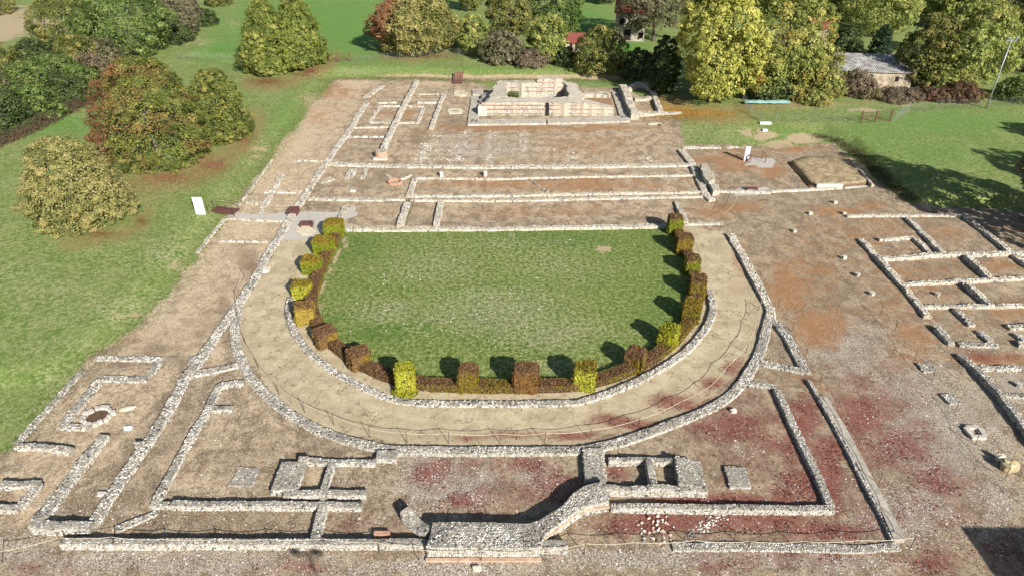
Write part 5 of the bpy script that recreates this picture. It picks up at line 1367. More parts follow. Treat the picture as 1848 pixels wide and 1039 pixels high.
for k, (u, vb, vt, w, d, rz, tp_, sp_, lab) in enumerate(BLK):
    rng = np.random.default_rng(400 + k)
    f = at(u, vb); x, y = f[0], f[1] + d / 2
    h = 1.0
    for _ in range(30):
        h += (to_px(x, y + d * .45, h)[1] - vt) / (ppm(vb) * .85)
    h = float(np.clip(h, 1.0, 2.6))
    o = empty('hedge_block', (x, y, 0)); tag(o, lab, 'hedge block', 'clipped hedge blocks around the lawn')
    tm = None
    if k in (5, 6, 11):   # one yellow side
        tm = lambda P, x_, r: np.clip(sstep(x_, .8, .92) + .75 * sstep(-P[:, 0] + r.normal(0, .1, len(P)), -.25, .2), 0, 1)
    if k == 9:
        tm = lambda P, x_, r: np.clip(sstep(x_, .7, .95) + sstep(fbm(P[:, 0] * 1.5, P[:, 2] * 1.5, 3, 3) + r.normal(0, .1, len(P)), .4, .6), 0, 1)
    P, N, c = hedge_box(w, d, h, rz, rng, tp_, sp_, int(620 * (w * d + 2 * h * (w + d))), tmix=tm)
    if k == 7:   # leaves spilling at the foot
        n2 = 900; a = rng.uniform(0, 2 * math.pi, n2); q = rng.uniform(.2, 1, n2) ** .5
        P2 = np.c_[np.cos(a) * q * .95, np.sin(a) * q * .8 - .25, rng.uniform(.1, .5, n2) * (1.3 - q)]; N2 = rng.normal(0, .5, (n2, 3)) + [0, 0, 1]
        N2 /= np.linalg.norm(N2, axis=1, keepdims=True); P = np.r_[P, P2]; N = np.r_[N, N2]; c = np.r_[c, pick(LIME, np.clip(rng.normal(.4, .3, n2), 0, 1))]
    V, Fq, cc = leaf_quads(P, N, .058, .042, rng, c)
    link('foliage', mesh_np('foliage', V, Fq, cc), M_HEDGELEAF, o)
    core_box(w, d, h, rz).build('twigs', M_CORE, o)

# ------------------------------------------------------------------ rope barriers
def post_mesh():
    mb = MB(); mb.tube([(0, 0, -.1), (0, 0, .88)], .02, 6).tube([(0, 0, .8), (0, 0, .84)], .03, 6).tube([(0, 0, .87), (0, 0, .9)], .026, 6)
    return mb
proto_post = post_mesh().build('rope_post', M_DARKMETAL)
first_post = [True]
def post(x, y, label, group, h=1.0):
    z = float(terr(x, y))
    if first_post[0]: o = proto_post; first_post[0] = False
    else: o = proto_post.copy(); COL.objects.link(o)
    o.location = (x, y, z); o.scale = (1, 1, h)
    o.rotation_euler = (random.uniform(-.05, .05), random.uniform(-.05, .05), 0)
    tag(o, label, 'post', group)
    return Vector((x, y, z + .82 * h))
def rope_run(px, label_post, group, label_rope, sag=.13, r=.016, ends=None):
    tops = [post(*at_t(u, v)[:2], label_post, group) for u, v in px]
    pts = []
    if ends: tops = tops + [Vector((*at_t(*ends)[:2], .05))]
    for a, b in zip(tops[:-1], tops[1:]):
        for k in range(10):
            t = k / 10; p = a.lerp(b, t); p.z -= sag * (b - a).length / 3 * 4 * t * (1 - t); pts.append(tuple(p))
    pts.append(tuple(tops[-1]))
    pts = np.array(pts); c_ = pts[0].copy()
    o = MB().tube(pts - c_, r, 5).build('rope', M_ROPE, None, tuple(c_), smooth=True)
    tag(o, label_rope, 'rope')
rope_run([(441, 500), (428, 540), (431, 580), (443, 620), (467, 666), (504, 712), (550, 744), (603, 767), (667, 789), (735, 799), (810, 799), (903, 800), (983, 799), (1066, 793), (1153, 773), (1227, 741), (1279, 713), (1311, 676), (1346, 637), (1364, 596), (1371, 556)],
         'thin dark post holding the rope that follows the curved path', 'rope posts along the curved path', 'sagging pale rope following the outer edge of the curved path')
rope_run([(4, 1014), (116, 988), (209, 987), (302, 991), (396, 991), (492, 991), (587, 990), (685, 997), (756, 1010), (868, 1012), (984, 1012), (1054, 999), (1144, 997), (1250, 993), (1347, 995), (1445, 995), (1543, 993), (1643, 988), (1616, 942), (1584, 878), (1546, 810), (1510, 743), (1479, 693), (1453, 643), (1429, 598), (1404, 555)],
         'thin dark post of the rope barrier along front edge and right side wall', 'rope posts along the front and right side', 'long sagging rope along the front edge and up the right side wall')
rope_run([(1470, 418), (1505, 466), (1548, 515), (1588, 569), (1615, 597), (1650, 651), (1682, 686), (1725, 743), (1760, 801), (1813, 864), (1862, 922)],
         'thin post of the rope along the stony path by the right hand rooms', 'rope posts beside the right hand rooms', 'thin rope along the stony path by the right hand rooms', r=.011)
rope_run([(1300, 400), (1322, 384), (1333, 350), (1324, 338)], 'thin post of the short rope near the gallery ends', 'rope posts near the gallery ends', 'short curved rope near the right gallery ends', r=.012)
rope_run([(498, 385), (560, 380), (566, 413), (585, 432), (510, 450), (470, 478), (455, 488)][:4], 'thin post by the rusty plates of the gravel crossing', 'rope posts at the gravel crossing', 'thin rope beside the rusty plates of the gravel crossing', r=.011)

# ------------------------------------------------------------------ wire fences, lamp masts
def wire_fence(px, label, h=1.3, step=2.6, mat_post=M_WIRE, r=.022, lean=0):
    pts = np.array([at_t(u, v) for u, v in px]); base = pts.mean(0)
    q, s = resample(pts[:, :2], step)
    z = terr(q[:, 0], q[:, 1])
    o = empty('wire_fence', (base[0], base[1], 0)); tag(o, label, 'fence')
    pm_ = None
    for k in range(len(q)):
        if pm_ is None:
            c = MB().tube([(0, 0, -.1), (0, 0, h + .05)], r, 6).build('fence_post', mat_post, o); pm_ = c
        else:
            c = pm_.copy(); COL.objects.link(c); c.parent = o
        c.location = (q[k, 0] - base[0], q[k, 1] - base[1], z[k])
    mb = MB()
    for a in range(len(q) - 1):
        p0 = np.array([q[a, 0] - base[0], q[a, 1] - base[1], z[a]]); p1 = np.array([q[a + 1, 0] - base[0], q[a + 1, 1] - base[1], z[a + 1]])
        for f in (.05, .5, 1.0):
            mb.tube([p0 + [0, 0, h * f], p1 + [0, 0, h * f]], .007, 3, False)
        L = np.linalg.norm(p1 - p0); nw = max(3, int(L / .22))
        for i in range(-int(h / .22), nw):
            for sgn in (1, -1):
                a0 = i / nw; a1 = a0 + h / L
                t0, t1 = max(a0, 0), min(a1, 1)
                if t1 <= t0: continue
                z0, z1 = (t0 - a0) * L, (t1 - a0) * L
                if sgn < 0: z0, z1 = h - z0, h - z1
                mb.tube([p0 + (p1 - p0) * t0 + [0, 0, z0], p0 + (p1 - p0) * t1 + [0, 0, z1]], .0045, 3, False)
    mb.build('wire_mesh', M_WIRE, o)
    return o
wire_fence([(640, 111), (700, 110), (760, 106), (830, 101), (900, 108), (950, 113)], 'thin wire fence behind the far lawn strip, right of the rusty gate')
wire_fence([(322, 107), (360, 108), (400, 109), (452, 110)], 'thin wire fence with grey posts at the foot of the far left meadow')
wire_fence([(1340, 186), (1352, 206), (1375, 221), (1400, 221), (1470, 221), (1540, 219)], 'wire fence bending in front of the big yellow tree, left of the brown gate')
wire_fence([(1612, 219), (1640, 203), (1700, 198), (1780, 195), (1880, 189)], 'wire fence running past the lamp mast at upper right')
def gate(px, label, h=1.5, bars=True):
    p = [at_t(*q) for q in px]; b = np.mean(p, 0); o = empty('metal_gate', tuple(b)); tag(o, label, 'gate')
    for q in p:
        MB().box((q[0] - b[0], q[1] - b[1], h / 2), (.16, .16, h + .2), 0, .02).build('gate_post', M_RUST, o)
    for a, c in zip(p[:-1], p[1:]):
        mb = MB(); a = a - b; c = c - b
        for z in (.12, h * .55, h * .96):
            mb.tube([a + [0, 0, z], c + [0, 0, z]], .03, 5)
        for k in range(1, 9):
            x = a + (c - a) * k / 9; mb.tube([x + [0, 0, .12], x + [0, 0, h * .96]], .012, 4)
        mb.build('gate_leaf', M_RUST, o)
gate([(592, 112), (611, 112), (632, 111)], 'rusty double field gate by the two tall green trees')
gate([(1553, 222), (1579, 221), (1606, 219)], 'brown double gate in the wire fence at upper right', 1.45)
def lamp_mast(x, y, h, label):
    z = float(terr(x, y)); o = empty('floodlight_mast', (x, y, z)); tag(o, label, 'lamp post')
    MB().tube([(0, 0, -.1), (0, 0, h * .5), (0, 0, h)], [.11, .085, .055], 10).build('mast', M_GALV, o, smooth=True)
    MB().box((0, 0, h), (1.5, .07, .07)).build('crossbar', M_GALV, o)
    for s in (-1, 1):
        hd_ = MB()
        ang_box(hd_, (s * .55, -.05, h + .1), (.42, .14, .46), -.6).build('floodlight', M_GALV, o)
        MB().box((s * .55, -.0, h + .06), (.06, .06, .14)).build('bracket', M_GALV, o)
    return o
p = at_t(1780, 196); hh = 8.0
for _ in range(20): hh += (to_px(p[0], p[1], p[2] + hh)[1] - 74) / 12
lamp_mast(p[0], p[1], float(hh), 'slim grey mast with two floodlights at upper right')
q = at(557, 1000); hm = 12.0
lamp_mast(q[0] + .5 * hm / math.tan(SUN_EL), q[1] - .866 * hm / math.tan(SUN_EL), hm, 'floodlight mast standing behind the viewpoint, whose lamp shadow falls on the front ground')
# the museum whose roof corner shades the lower right
sc = at(1735, 950); bh = 6.5
bx0 = sc[0] + .5 * bh / math.tan(SUN_EL); by1 = sc[1] - .866 * bh / math.tan(SUN_EL)
mu = empty('visitor_building', (bx0 + 9, by1 - 6, 0)); tag(mu, 'plain flat roofed building behind the viewpoint, whose shadow darkens the lower right corner', 'building')
MB().box((0, 0, bh / 2 - .1), (18, 12, bh - .2)).build('walls', M_FACADE, mu)
MB().box((0, 0, bh - .08), (18.02, 12.02, .16)).build('roof', M_CONC, mu)
for k in range(4):
    MB().box((-6.6 + k * 4.4, 6.01, 2.4), (2.2, .1, 1.8)).build('window', M_GLASSY, mu)
# ------------------------------------------------------------------ buildings among the trees
def house(u0, v0, u1, v1, depth, eave, ridge, label, wall_mat, roof_mat, over=.35, windows=(), door=None, mono=False, ribs=28, bh=None, name='shed'):
    a, b = at_t(u0, v0), at_t(u1, v1); d = b - a; L = math.hypot(d[0], d[1]); rz = math.atan2(d[1], d[0])
    o = empty(name, (*((a + b) / 2)[:2], min(a[2], b[2]))); o.rotation_euler = (0, 0, rz); tag(o, label, 'shed')
    D = depth
    mb = MB()
    if mono:
        mb.prism([(-L / 2, 0), (L / 2, 0), (L / 2, D), (-L / 2, D)], -.3, [eave, eave, ridge, ridge])
    else:
        V = [(-L / 2, 0, -.3), (L / 2, 0, -.3), (L / 2, D, -.3), (-L / 2, D, -.3), (-L / 2, 0, eave), (L / 2, 0, eave), (L / 2, D, eave), (-L / 2, D, eave), (-L / 2, D / 2, ridge), (L / 2, D / 2, ridge)]
        mb.add(V, [(0, 1, 5, 4), (2, 3, 7, 6), (4, 5, 9, 8), (6, 7, 8, 9)], []); mb.add(V, [(1, 2, 6, 5), (3, 0, 4, 7)], [(5, 6, 9), (7, 4, 8)])
    mb.build('wall', wall_mat, o)
    # corrugated roof, one sheet per slope
    def slope(y0, z0, y1, z1):
        n = ribs * 4; xs_ = np.linspace(-L / 2 - over, L / 2 + over, n + 1); w_ = .035 * np.cos(np.arange(n + 1) * math.pi / 2)
        V = np.concatenate([np.c_[xs_, np.full(n + 1, y0), z0 + w_ + .06], np.c_[xs_, np.full(n + 1, y1), z1 + w_ + .06]])
        i = np.arange(n); q = np.stack([i, i + 1, n + 2 + i, n + 1 + i], -1)
        V2 = V - [0, 0, .06]; q2 = q[:, ::-1] + len(V)
        e = np.array([[0, n + 1, len(V) + n + 1, len(V)], [n, len(V) + n, len(V) + 2 * n + 1, 2 * n + 1]])
        e2 = np.stack([i, len(V) + i, len(V) + i + 1, i + 1], -1)
        link('roof', mesh_np('roof', np.concatenate([V, V2]), [np.concatenate([q, q2, e, e2])]), roof_mat, o)
    if mono: slope(-over, eave - over * (ridge - eave) / D, D + over, ridge + over * (ridge - eave) / D)
    else:
        k = (ridge - eave) / (D / 2)
        slope(-over, eave - over * k, D / 2, ridge); slope(D / 2, ridge, D + over, eave - over * k)
    for x, z, w, h in windows:
        MB().box((x, -.02, z), (w, .12, h)).build('window', M_DARK, o)
    if door:
        x, w, h = door; MB().box((x, -.03, h / 2), (w, .12, h)).build('door', M_WOODDARK, o)
    return o
house(1506, 158, 1640, 163, 6.0, 2.6, 3.7, 'long grey roofed shed with a peeling wall, overgrown by creeper, at upper right', M_PLASTER, M_ROOFGREY, windows=[(3.3, 1.6, .5, .7)], ribs=40, mono=True)
house(1020, 96, 1056, 96, 3.2, 1.9, 2.7, 'little red roofed hut with pale posts among the bushes at top', M_PLASTER, M_ROOFRED, windows=[(-.8, 1.0, .5, 1.2), (.2, 1.0, .5, 1.2), (1.2, 1.0, .5, 1.2)], mono=True, ribs=12)
o = house(1108, 74, 1162, 76, 5.5, 5.2, 6.6, 'tall half ruined stone building under dark trees at top', simple_mat('old_rubble_wall', C(112, 104, 94), C(196, 186, 170), 1.5, .95, .5), M_ROOFRED, windows=[(-1.6, 3.6, 1.0, 1.2), (1.2, 3.6, .8, 1.2), (-.4, 1.2, 1.3, 1.9), (2.2, 1.2, .8, 1.0)], mono=True, ribs=16)
house(1462, 84, 1492, 84, 5.0, 3.4, 5.0, 'red roofed house nearly hidden behind the big yellow tree', M_PLASTER, M_ROOFRED, ribs=14)
# teal tarpaulin bundle by the fence
a = at_t(1385, 188); o = empty('tarpaulin', tuple(a)); tag(o, 'pale teal tarpaulin stretched low under the yellow tree', 'tarpaulin')
n_ = 24; X_, Y_ = np.meshgrid(np.linspace(-3.4, 3.0, n_), np.linspace(-.6, .6, 8)); Z_ = .55 - .5 * (Y_ / .6) ** 2 * .6 + .2 * (fbm(X_ * 1.5, Y_ * 2, 4, 3) - .5)
ii = np.arange(n_ * 8).reshape(8, n_); q_ = np.stack([ii[:-1, :-1].ravel(), ii[:-1, 1:].ravel(), ii[1:, 1:].ravel(), ii[1:, :-1].ravel()], -1)
link('sheet', mesh_np('sheet', np.stack([X_.ravel(), Y_.ravel(), Z_.ravel()], -1), [q_], smooth=True), M_TEAL, o)
MB().box((-2.8, 0, .2), (.1, .1, .5)).build('stake', M_WOODDARK, o); MB().box((2.4, 0, .2), (.1, .1, .5)).build('stake', M_WOODDARK, o)

# ------------------------------------------------------------------ trees
def prof(shape, t):
    if shape == 'cone': return np.minimum((t / .12 + .45) ** .5, 1) * np.clip(1 - t ** 1.45, 0, 1) ** .62
    if shape == 'bush': return np.sqrt(np.clip(1 - (t * .99) ** 2.3, 0, 1)) * np.minimum(.84 + t * 1.0, 1)
    if shape == 'tall': return np.sin(math.pi * np.clip(t * .84 + .12, 0, 1)) ** .55
    return np.sin(math.pi * np.clip(t * .80 + .15, 0, 1)) ** .6

def make_crown(R, H0, H1, shape, nclump, nleaf, leaf, pal, rng, tint=None, crs=.17, rough=.3, fill=.3, surf=.3):
    """leaf clusters gathered in clumps through the outer crown; returns mesh arrays and clump centres"""
    ph = rng.uniform(0, 2 * math.pi, nclump)
    zt = rng.uniform(0, 1, nclump) ** (.85 if shape != 'cone' else 1.25)
    sd = int(rng.integers(1000))
    lump = 1 + rough * 2 * (fbm(np.cos(ph) * 1.6 + 9, np.sin(ph) * 1.6 + zt * 2.4, sd, 3) - .5)
    rad = R * prof(shape, zt) * lump
    rr_ = np.where(rng.uniform(0, 1, nclump) < fill, rng.uniform(.2, .8, nclump), rng.uniform(.84, 1.03, nclump))
    z = H0 + (H1 - H0) * zt * (1 + rough * .22 * (fbm(np.cos(ph) * 2, np.sin(ph) * 2, sd + 5, 2) - .5))
    cc = np.c_[np.cos(ph) * rad * rr_, np.sin(ph) * rad * rr_, z]
    cr = R * crs * rng.uniform(.65, 1.35, nclump)
    wts = cr ** 2; wts /= wts.sum()
    ns = int(nleaf * surf); nk = nleaf - ns
    ci = rng.choice(nclump, nleaf, p=wts)
    d = rng.normal(size=(nk, 3)); d /= np.linalg.norm(d, axis=1, keepdims=True)
    out = cc - np.array([0, 0, H0 + (H1 - H0) * .45]); out /= np.linalg.norm(out, axis=1, keepdims=True) + 1e-9
    dd = d + .55 * out[ci[:nk]] + np.array([0, 0, .15]); dd /= np.linalg.norm(dd, axis=1, keepdims=True)
    P = cc[ci[:nk]] + dd * (cr[ci[:nk]] * rng.uniform(.45, 1.05, nk) ** .6)[:, None] * np.array([1, 1, .8])
    # continuous leafy skin with ragged relief between the clumps
    tg = np.linspace(0, 1, 200); pw_ = prof(shape, tg); tq = rng.choice(200, ns, p=(pw_ + .15) / (pw_ + .15).sum())
    t2 = np.clip(tg[tq] + rng.uniform(-.0025, .0025, ns), 0, 1); p2 = rng.uniform(0, 2 * math.pi, ns)
    Hc = H1 - H0
    lu = 1 + rough * 2 * (fbm(np.cos(p2) * 1.6 + 9, np.sin(p2) * 1.6 + t2 * 2.4, sd, 3) - .5)
    rel_ = fbm(p2 * R / 1.7, t2 * Hc / 1.1 + np.cos(p2 * 2), sd + 31, 4) - .5
    r2 = R * prof(shape, t2) * lu * (1 + .0 * p2) + rel_ * 3.2 * min(1, R / 3.5) - rng.exponential(.10 * min(R, 4) * .8, ns) + rng.exponential(.10, ns)
    r2 = np.maximum(r2, 0) * .97
    S2 = np.c_[np.cos(p2) * r2, np.sin(p2) * r2, H0 + Hc * t2 * (1 + rough * .22 * (fbm(np.cos(p2) * 2, np.sin(p2) * 2, sd + 5, 2) - .5)) + rel_ * 1.2 + rng.normal(0, .12, ns)]
    n2 = np.c_[np.cos(p2), np.sin(p2), (t2 - .25) * 2.2]; n2 /= np.linalg.norm(n2, axis=1, keepdims=True)
    P = np.r_[P, S2]; dd = np.r_[dd, n2]
    P[:, 2] = np.maximum(P[:, 2], .12)
    nn = dd + rng.normal(0, .33, (nleaf, 3)) + np.array([0, 0, .3]); nn /= np.linalg.norm(nn, axis=1, keepdims=True)
    tcl = rng.normal(.5, .24, nclump)
    t = np.clip(np.r_[tcl[ci[:nk]], .5 + rel_ * .7] + rng.normal(0, .17, nleaf), 0, 1)
    col = pick(pal, t)
    if tint is not None: col = tint(P, col, rng)
    lf_ = leaf * rng.choice([.7, 1.0, 1.45], nleaf, p=[.45, .35, .2]); V, Fq, c4 = leaf_quads(P, nn, lf_, lf_ * .68, rng, (col * .88 + col.mean(1, keepdims=True) * .12) * 1.42)
    return V, Fq, c4, cc

def make_wood(H0, H1, R, cc, rng, nl=9, tr=None, multi=False):
    mb = MB(); tr = tr or max(.09, .022 * H1)
    top = np.array([rng.uniform(-.3, .3), rng.uniform(-.3, .3), H0 + (H1 - H0) * .72])
    mid = top * .45 + np.array([rng.uniform(-.15, .15), rng.uniform(-.15, .15), 0])
    mb.tube([(0, 0, -.2), (mid[0] * .3, mid[1] * .3, mid[2] * .4), mid, top], [tr * 1.35, tr, tr * .7, tr * .22], 8)
    for k in rng.choice(len(cc), min(nl, len(cc)), replace=False):
        f = rng.uniform(.2, .75); p0 = np.array([mid[0] * f, mid[1] * f, top[2] * f * .9])
        p1 = cc[k] * .96; pm_ = (p0 + p1) / 2 + np.array([0, 0, .12 * np.linalg.norm(p1 - p0)])
        mb.tube([p0, pm_, p1], [tr * .42, tr * .26, tr * .06], 5, False)
    return mb

def px_dims(x0, x1, yt, ub, vb):
    p = at_t(ub, vb); zc = p[1] * COSP - (p[2] - CAM_H) * SINP
    R = (x1 - x0) / 2 * zc / F; h = 3.0
    for _ in range(40): h += (to_px(p[0], p[1], p[2] + h)[1] - yt) / (F / zc) * .8
    return p, R, max(h, .6)

TREES = {}
def tree(x0, x1, yt, ub, vb, shape, pal, label, nleaf, leaf, h0=.12, nclump=None, tint=None, name='broadleaf_tree', cat='tree', group=None, crs=.17, seed=None, fill=.3, rough=.3, dx=None, limbs=9, squash=None):
    p, R, H = px_dims(x0, x1, yt, ub, vb)
    H = H - (0.12 * R if shape != 'cone' else 0)
    rng = np.random.default_rng(seed if seed is not None else int(ub * 3 + vb * 7 + 11))
    nclump = nclump or 90
    V, Fq, c4, cc = make_crown(R * .93, H * h0, H * .97, shape, nclump, nleaf, leaf, pal, rng, tint, crs, rough, fill)
    z = p[2]
    o = empty(name, (p[0], p[1], z)); tag(o, label, cat, group)
    link('crown', mesh_np('crown', V, Fq, c4), M_LEAF, o)
    make_wood(H * h0, H, R, cc, rng, limbs).build('trunk', M_BARK, o, smooth=True)
    return o

# leaf colours
P_AUT = [C(62, 72, 30), C(104, 108, 46), C(146, 140, 72), C(178, 168, 96), C(188, 168, 100)]
P_AUTG = [C(58, 74, 26), C(98, 112, 40), C(140, 144, 58), C(174, 162, 82)]
P_GRN = [C(48, 66, 26), C(80, 102, 40), C(114, 134, 60), C(150, 164, 88)]
P_HORN = [C(66, 82, 26), C(108, 122, 40), C(148, 154, 62), C(180, 178, 90)]
P_DARK = [C(36, 50, 24), C(60, 78, 36), C(90, 106, 54), C(122, 132, 74)]
P_YEL = [C(100, 112, 40), C(152, 158, 58), C(194, 192, 84), C(220, 208, 110)]
P_YELG = [C(78, 94, 36), C(122, 134, 54), C(162, 166, 78), C(196, 190, 104)]
P_GREY = [C(64, 64, 44), C(98, 98, 62), C(130, 124, 88), C(158, 146, 112)]
P_OLIVE = [C(60, 72, 26), C(98, 106, 42), C(136, 134, 62), C(170, 158, 84)]
P_RED = [C(74, 52, 40), C(108, 72, 56), C(134, 98, 74), C(146, 124, 90)]
P_TWIG = [C(86, 76, 58), C(116, 102, 78), C(146, 130, 104), C(146, 114, 90)]
def tint_left_red(P, col, rng):
    w = sstep(-P[:, 0] + P[:, 2] * .12 + 3.6 * (fbm(P[:, 0] * .7, P[:, 2] * .7 + P[:, 1] * .5, 3, 4) - .5), 1.0, 5.0) * .8
    t = sstep(fbm(P[:, 0] * .6 + 4, P[:, 2] * .7 + P[:, 1] * .3, 13, 3), .46, .64) * .55
    w = np.clip(w + t, 0, 1) * (rng.uniform(0, 1, len(P)) < .8)
    return col * (1 - w[:, None]) + pick(np.array([C(104, 62, 42), C(150, 94, 62), C(168, 118, 76)]), np.clip(rng.normal(.5, .3, len(P)), 0, 1)) * w[:, None]
def tint_top_red(P, col, rng):
    w = sstep(-P[:, 0] * .5 + P[:, 2] * .25 + 2 * (fbm(P[:, 0] * .4, P[:, 2] * .4, 3, 3) - .5), 2.2, 4.2) * .75
    return col * (1 - w[:, None]) + pick(np.array([C(110, 58, 40), C(166, 96, 70), C(180, 120, 80)]), np.clip(rng.normal(.5, .3, len(P)), 0, 1)) * w[:, None]
def tint_tips(cols, lo=.45, s=.9):
    def f(P, col, rng):
        w = sstep(fbm(P[:, 0] * .45, P[:, 2] * .45 + P[:, 1] * .5, 7, 3), lo, lo + .2) * s * (rng.uniform(0, 1, len(P)) < .75)
        return col * (1 - w[:, None]) + pick(np.array(cols), np.clip(rng.normal(.5, .3, len(P)), 0, 1)) * w[:, None]
    return f
ORNG = [C(128, 108, 58), C(178, 150, 90), C(194, 170, 112)]
P_THIN = [C(84, 92, 44), C(122, 126, 62), C(156, 154, 82), C(180, 170, 102), C(190, 168, 106)]
for P_ in (P_AUT, P_AUTG, P_GRN, P_HORN, P_DARK, P_YEL, P_YELG, P_GREY, P_OLIVE):
    P_[0] = tuple(a * .6 + b * .4 for a, b in zip(P_[0], P_[1]))
# the near trees on the left meadow
tree(66, 246, 238, 150, 398, 'bush', P_THIN, 'nearest round tree at left with thin yellowish brown autumn leaves', 48000, .085, .02, 330, tint_tips(ORNG, .58, .4), crs=.1, fill=.3, rough=.28)
tree(176, 388, 90, 288, 284, 'bush', P_AUTG, 'largest tree at left, green and orange with a rusty red left flank', 58000, .095, .02, 400, tint_left_red, crs=.09, fill=.25, rough=.26)
tree(346, 466, 118, 404, 250, 'bush', P_AUTG, 'green gold tree touching the right side of the largest tree', 32000, .095, .02, 320, tint_tips(ORNG, .6, .4), crs=.09, rough=.22)
tree(436, 538, -8, 490, 130, 'cone', P_HORN, 'left one of two tall dense yellow green trees by the gate', 34000, .13, .02, 360, crs=.11, rough=.2, fill=.2)
tree(490, 594, -16, 545, 116, 'cone', P_HORN, 'right one of two tall dense green trees by the gate', 34000, .13, .02, 360, tint_tips(P_GRN, .5, .7), crs=.11, rough=.2, seed=88, fill=.2)
tree(668, 834, -22, 752, 92, 'round', P_AUT, 'broad autumn tree behind the rubble rooms, reddish at its upper left', 30000, .17, .04, 300, tint_top_red, crs=.11, rough=.25)
# tangled wood beyond the dry hedge, upper left
G1 = 'shrubs of the tangled wood at upper left'
wood_ = [
    (168, 302, -28, 238, 96, 'round', P_GRN, 'big dense dark green tree of the wood at upper left', 14000, .19, .1, 'broadleaf_tree', 'tree'),
    (78, 178, -20, 128, 80, 'round', P_OLIVE, 'pale yellowish loose tree in front of the bare field', 10000, .17, .1, 'broadleaf_tree', 'tree'),
    (276, 352, -10, 316, 72, 'tall', P_GREY, 'greyish green tree right of the dark tree in the wood', 6000, .18, .05, 'broadleaf_tree', 'tree'),
    (318, 364, -14, 340, 50, 'tall', P_TWIG, 'dark reddish half bare tree at the end of the wood', 4500, .18, .05, 'broadleaf_tree', 'tree'),
    (380, 420, -24, 398, 10, 'bush', P_OLIVE, 'pale green bush at the far tip of the wood', 3500, .18, .03, 'bush', 'shrub'),
    (344, 392, 14, 366, 46, 'bush', P_DARK, 'dark bramble mound at the edge of the far meadow', 4500, .16, .02, 'bush', 'shrub'),
    (300, 348, 40, 324, 78, 'bush', P_DARK, 'dark bramble next to the pale grass margin of the far meadow', 4000, .16, .02, 'bush', 'shrub'),
    (110, 182, 58, 148, 124, 'bush', P_OLIVE, 'olive shrub below the pale yellowish tree', 5500, .16, .03, 'bush', 'shrub'),
    (160, 222, 66, 190, 118, 'bush', P_GREY, 'grey twiggy shrub under the dark green tree', 4500, .15, .03, 'bush', 'shrub'),
    (140, 196, 92, 172, 152, 'bush', P_TWIG, 'brown twiggy shrub left of the largest tree', 4500, .14, .03, 'bush', 'shrub'),
    (98, 160, 98, 128, 160, 'bush', P_GRN, 'green shrub of the wood below the olive shrub, left of the grey twiggy one', 5000, .15, .03, 'bush', 'shrub'),
    (40, 112, 66, 76, 138, 'bush', P_DARK, 'dark green shrub under the pale yellowish tree at the field edge', 5500, .15, .03, 'bush', 'shrub'),
    (-30, 52, 76, 12, 150, 'bush', P_OLIVE, 'olive shrub at the left picture edge, just below the bare field', 5500, .15, .03, 'bush', 'shrub'),
    (-40, 40, 120, 0, 205, 'bush', P_GREY, 'grey shrub at the left picture edge, in the middle of the wood', 5500, .14, .03, 'bush', 'shrub'),
    (24, 100, 110, 62, 196, 'bush', P_GRN, 'green shrub in the middle of the wood at upper left', 6500, .14, .03, 'bush', 'shrub'),
    (78, 150, 128, 112, 188, 'bush', P_DARK, 'dark shrub behind the dry hedge, near the largest tree', 6000, .14, .03, 'bush', 'shrub'),
    (-30, 60, 160, 10, 236, 'bush', P_DARK, 'dark shrub at the left picture edge behind the dry hedge', 6500, .14, .03, 'bush', 'shrub'),
    (44, 110, 150, 76, 214, 'bush', P_GRN, 'green shrub just behind the middle of the dry hedge', 5500, .14, .03, 'bush', 'shrub'),
    (110, 170, 140, 140, 184, 'bush', P_DARK, 'dark low shrub behind the right end of the dry hedge', 5000, .14, .03, 'bush', 'shrub'),
    (60, 120, 96, 92, 150, 'bush', P_GRN, 'green shrub in the tangle below the pale yellowish tree', 5000, .14, .03, 'bush', 'shrub'),
    (130, 182, 116, 156, 166, 'bush', P_GRN, 'green shrub beside the brown twiggy shrub, near the largest tree', 4500, .14, .03, 'bush', 'shrub'),
    (-40, 20, -14, -10, 26, 'bush', P_OLIVE, 'olive bush beyond the bare field in the top left corner', 4000, .18, .05, 'bush', 'shrub'),
]
for (x0, x1, yt, ub, vb, sh, pal, lab, nl_, lf, h0, nm, ct) in wood_:
    e_ = (x1 - x0) * .13; x0 -= e_; x1 += e_
    tree(x0, x1, yt, ub, vb, sh, pal, lab or 'tangled green shrub behind the dry brown hedge at upper left', int(nl_ * 1.2), lf * .92, h0, 120, None, nm, ct, None, crs=.15, rough=.3, limbs=6, fill=.2)
# dry brown hedge edging the wood
hp_ = np.array([at_t(u, v)[:2] for u, v in ((-60, 282), (0, 262), (60, 236), (120, 205), (175, 176), (215, 160))]); dq, ds_ = resample(hp_, .25); _, dn = frame(dq)
rg = np.random.default_rng(77); n_ = 15000; i_ = rg.integers(0, len(dq), n_); lat = rg.normal(0, .5, n_); hz = rg.uniform(0, 1, n_) ** .8 * 1.5 * (0.7 + .6 * fbm(dq[i_, 0] * .6, dq[i_, 1] * .6, 4, 2)) * np.exp(-(lat / 1.1) ** 2)
P_ = np.c_[dq[i_] + dn[i_] * lat[:, None], hz + terr(dq[i_, 0], dq[i_, 1])]; b_ = P_.mean(0); b_[2] = 0
N_ = rg.normal(size=(n_, 3)); N_[:, 2] *= .4; N_ /= np.linalg.norm(N_, axis=1, keepdims=True)
mixr = sstep(fbm(dq[i_, 0] * .35, dq[i_, 1] * .35, 9, 2), .55, .7)[:, None] * .7
c_ = pick(P_TWIG, rg.uniform(0, 1, n_)) * (1 - mixr) + pick(P_RED, rg.uniform(0, 1, n_)) * mixr
dg = sstep(hz, .6, 1.2)[:, None] * .45
c_ = c_ * (1 - dg) + pick(P_DARK, rg.uniform(0, 1, n_)) * dg
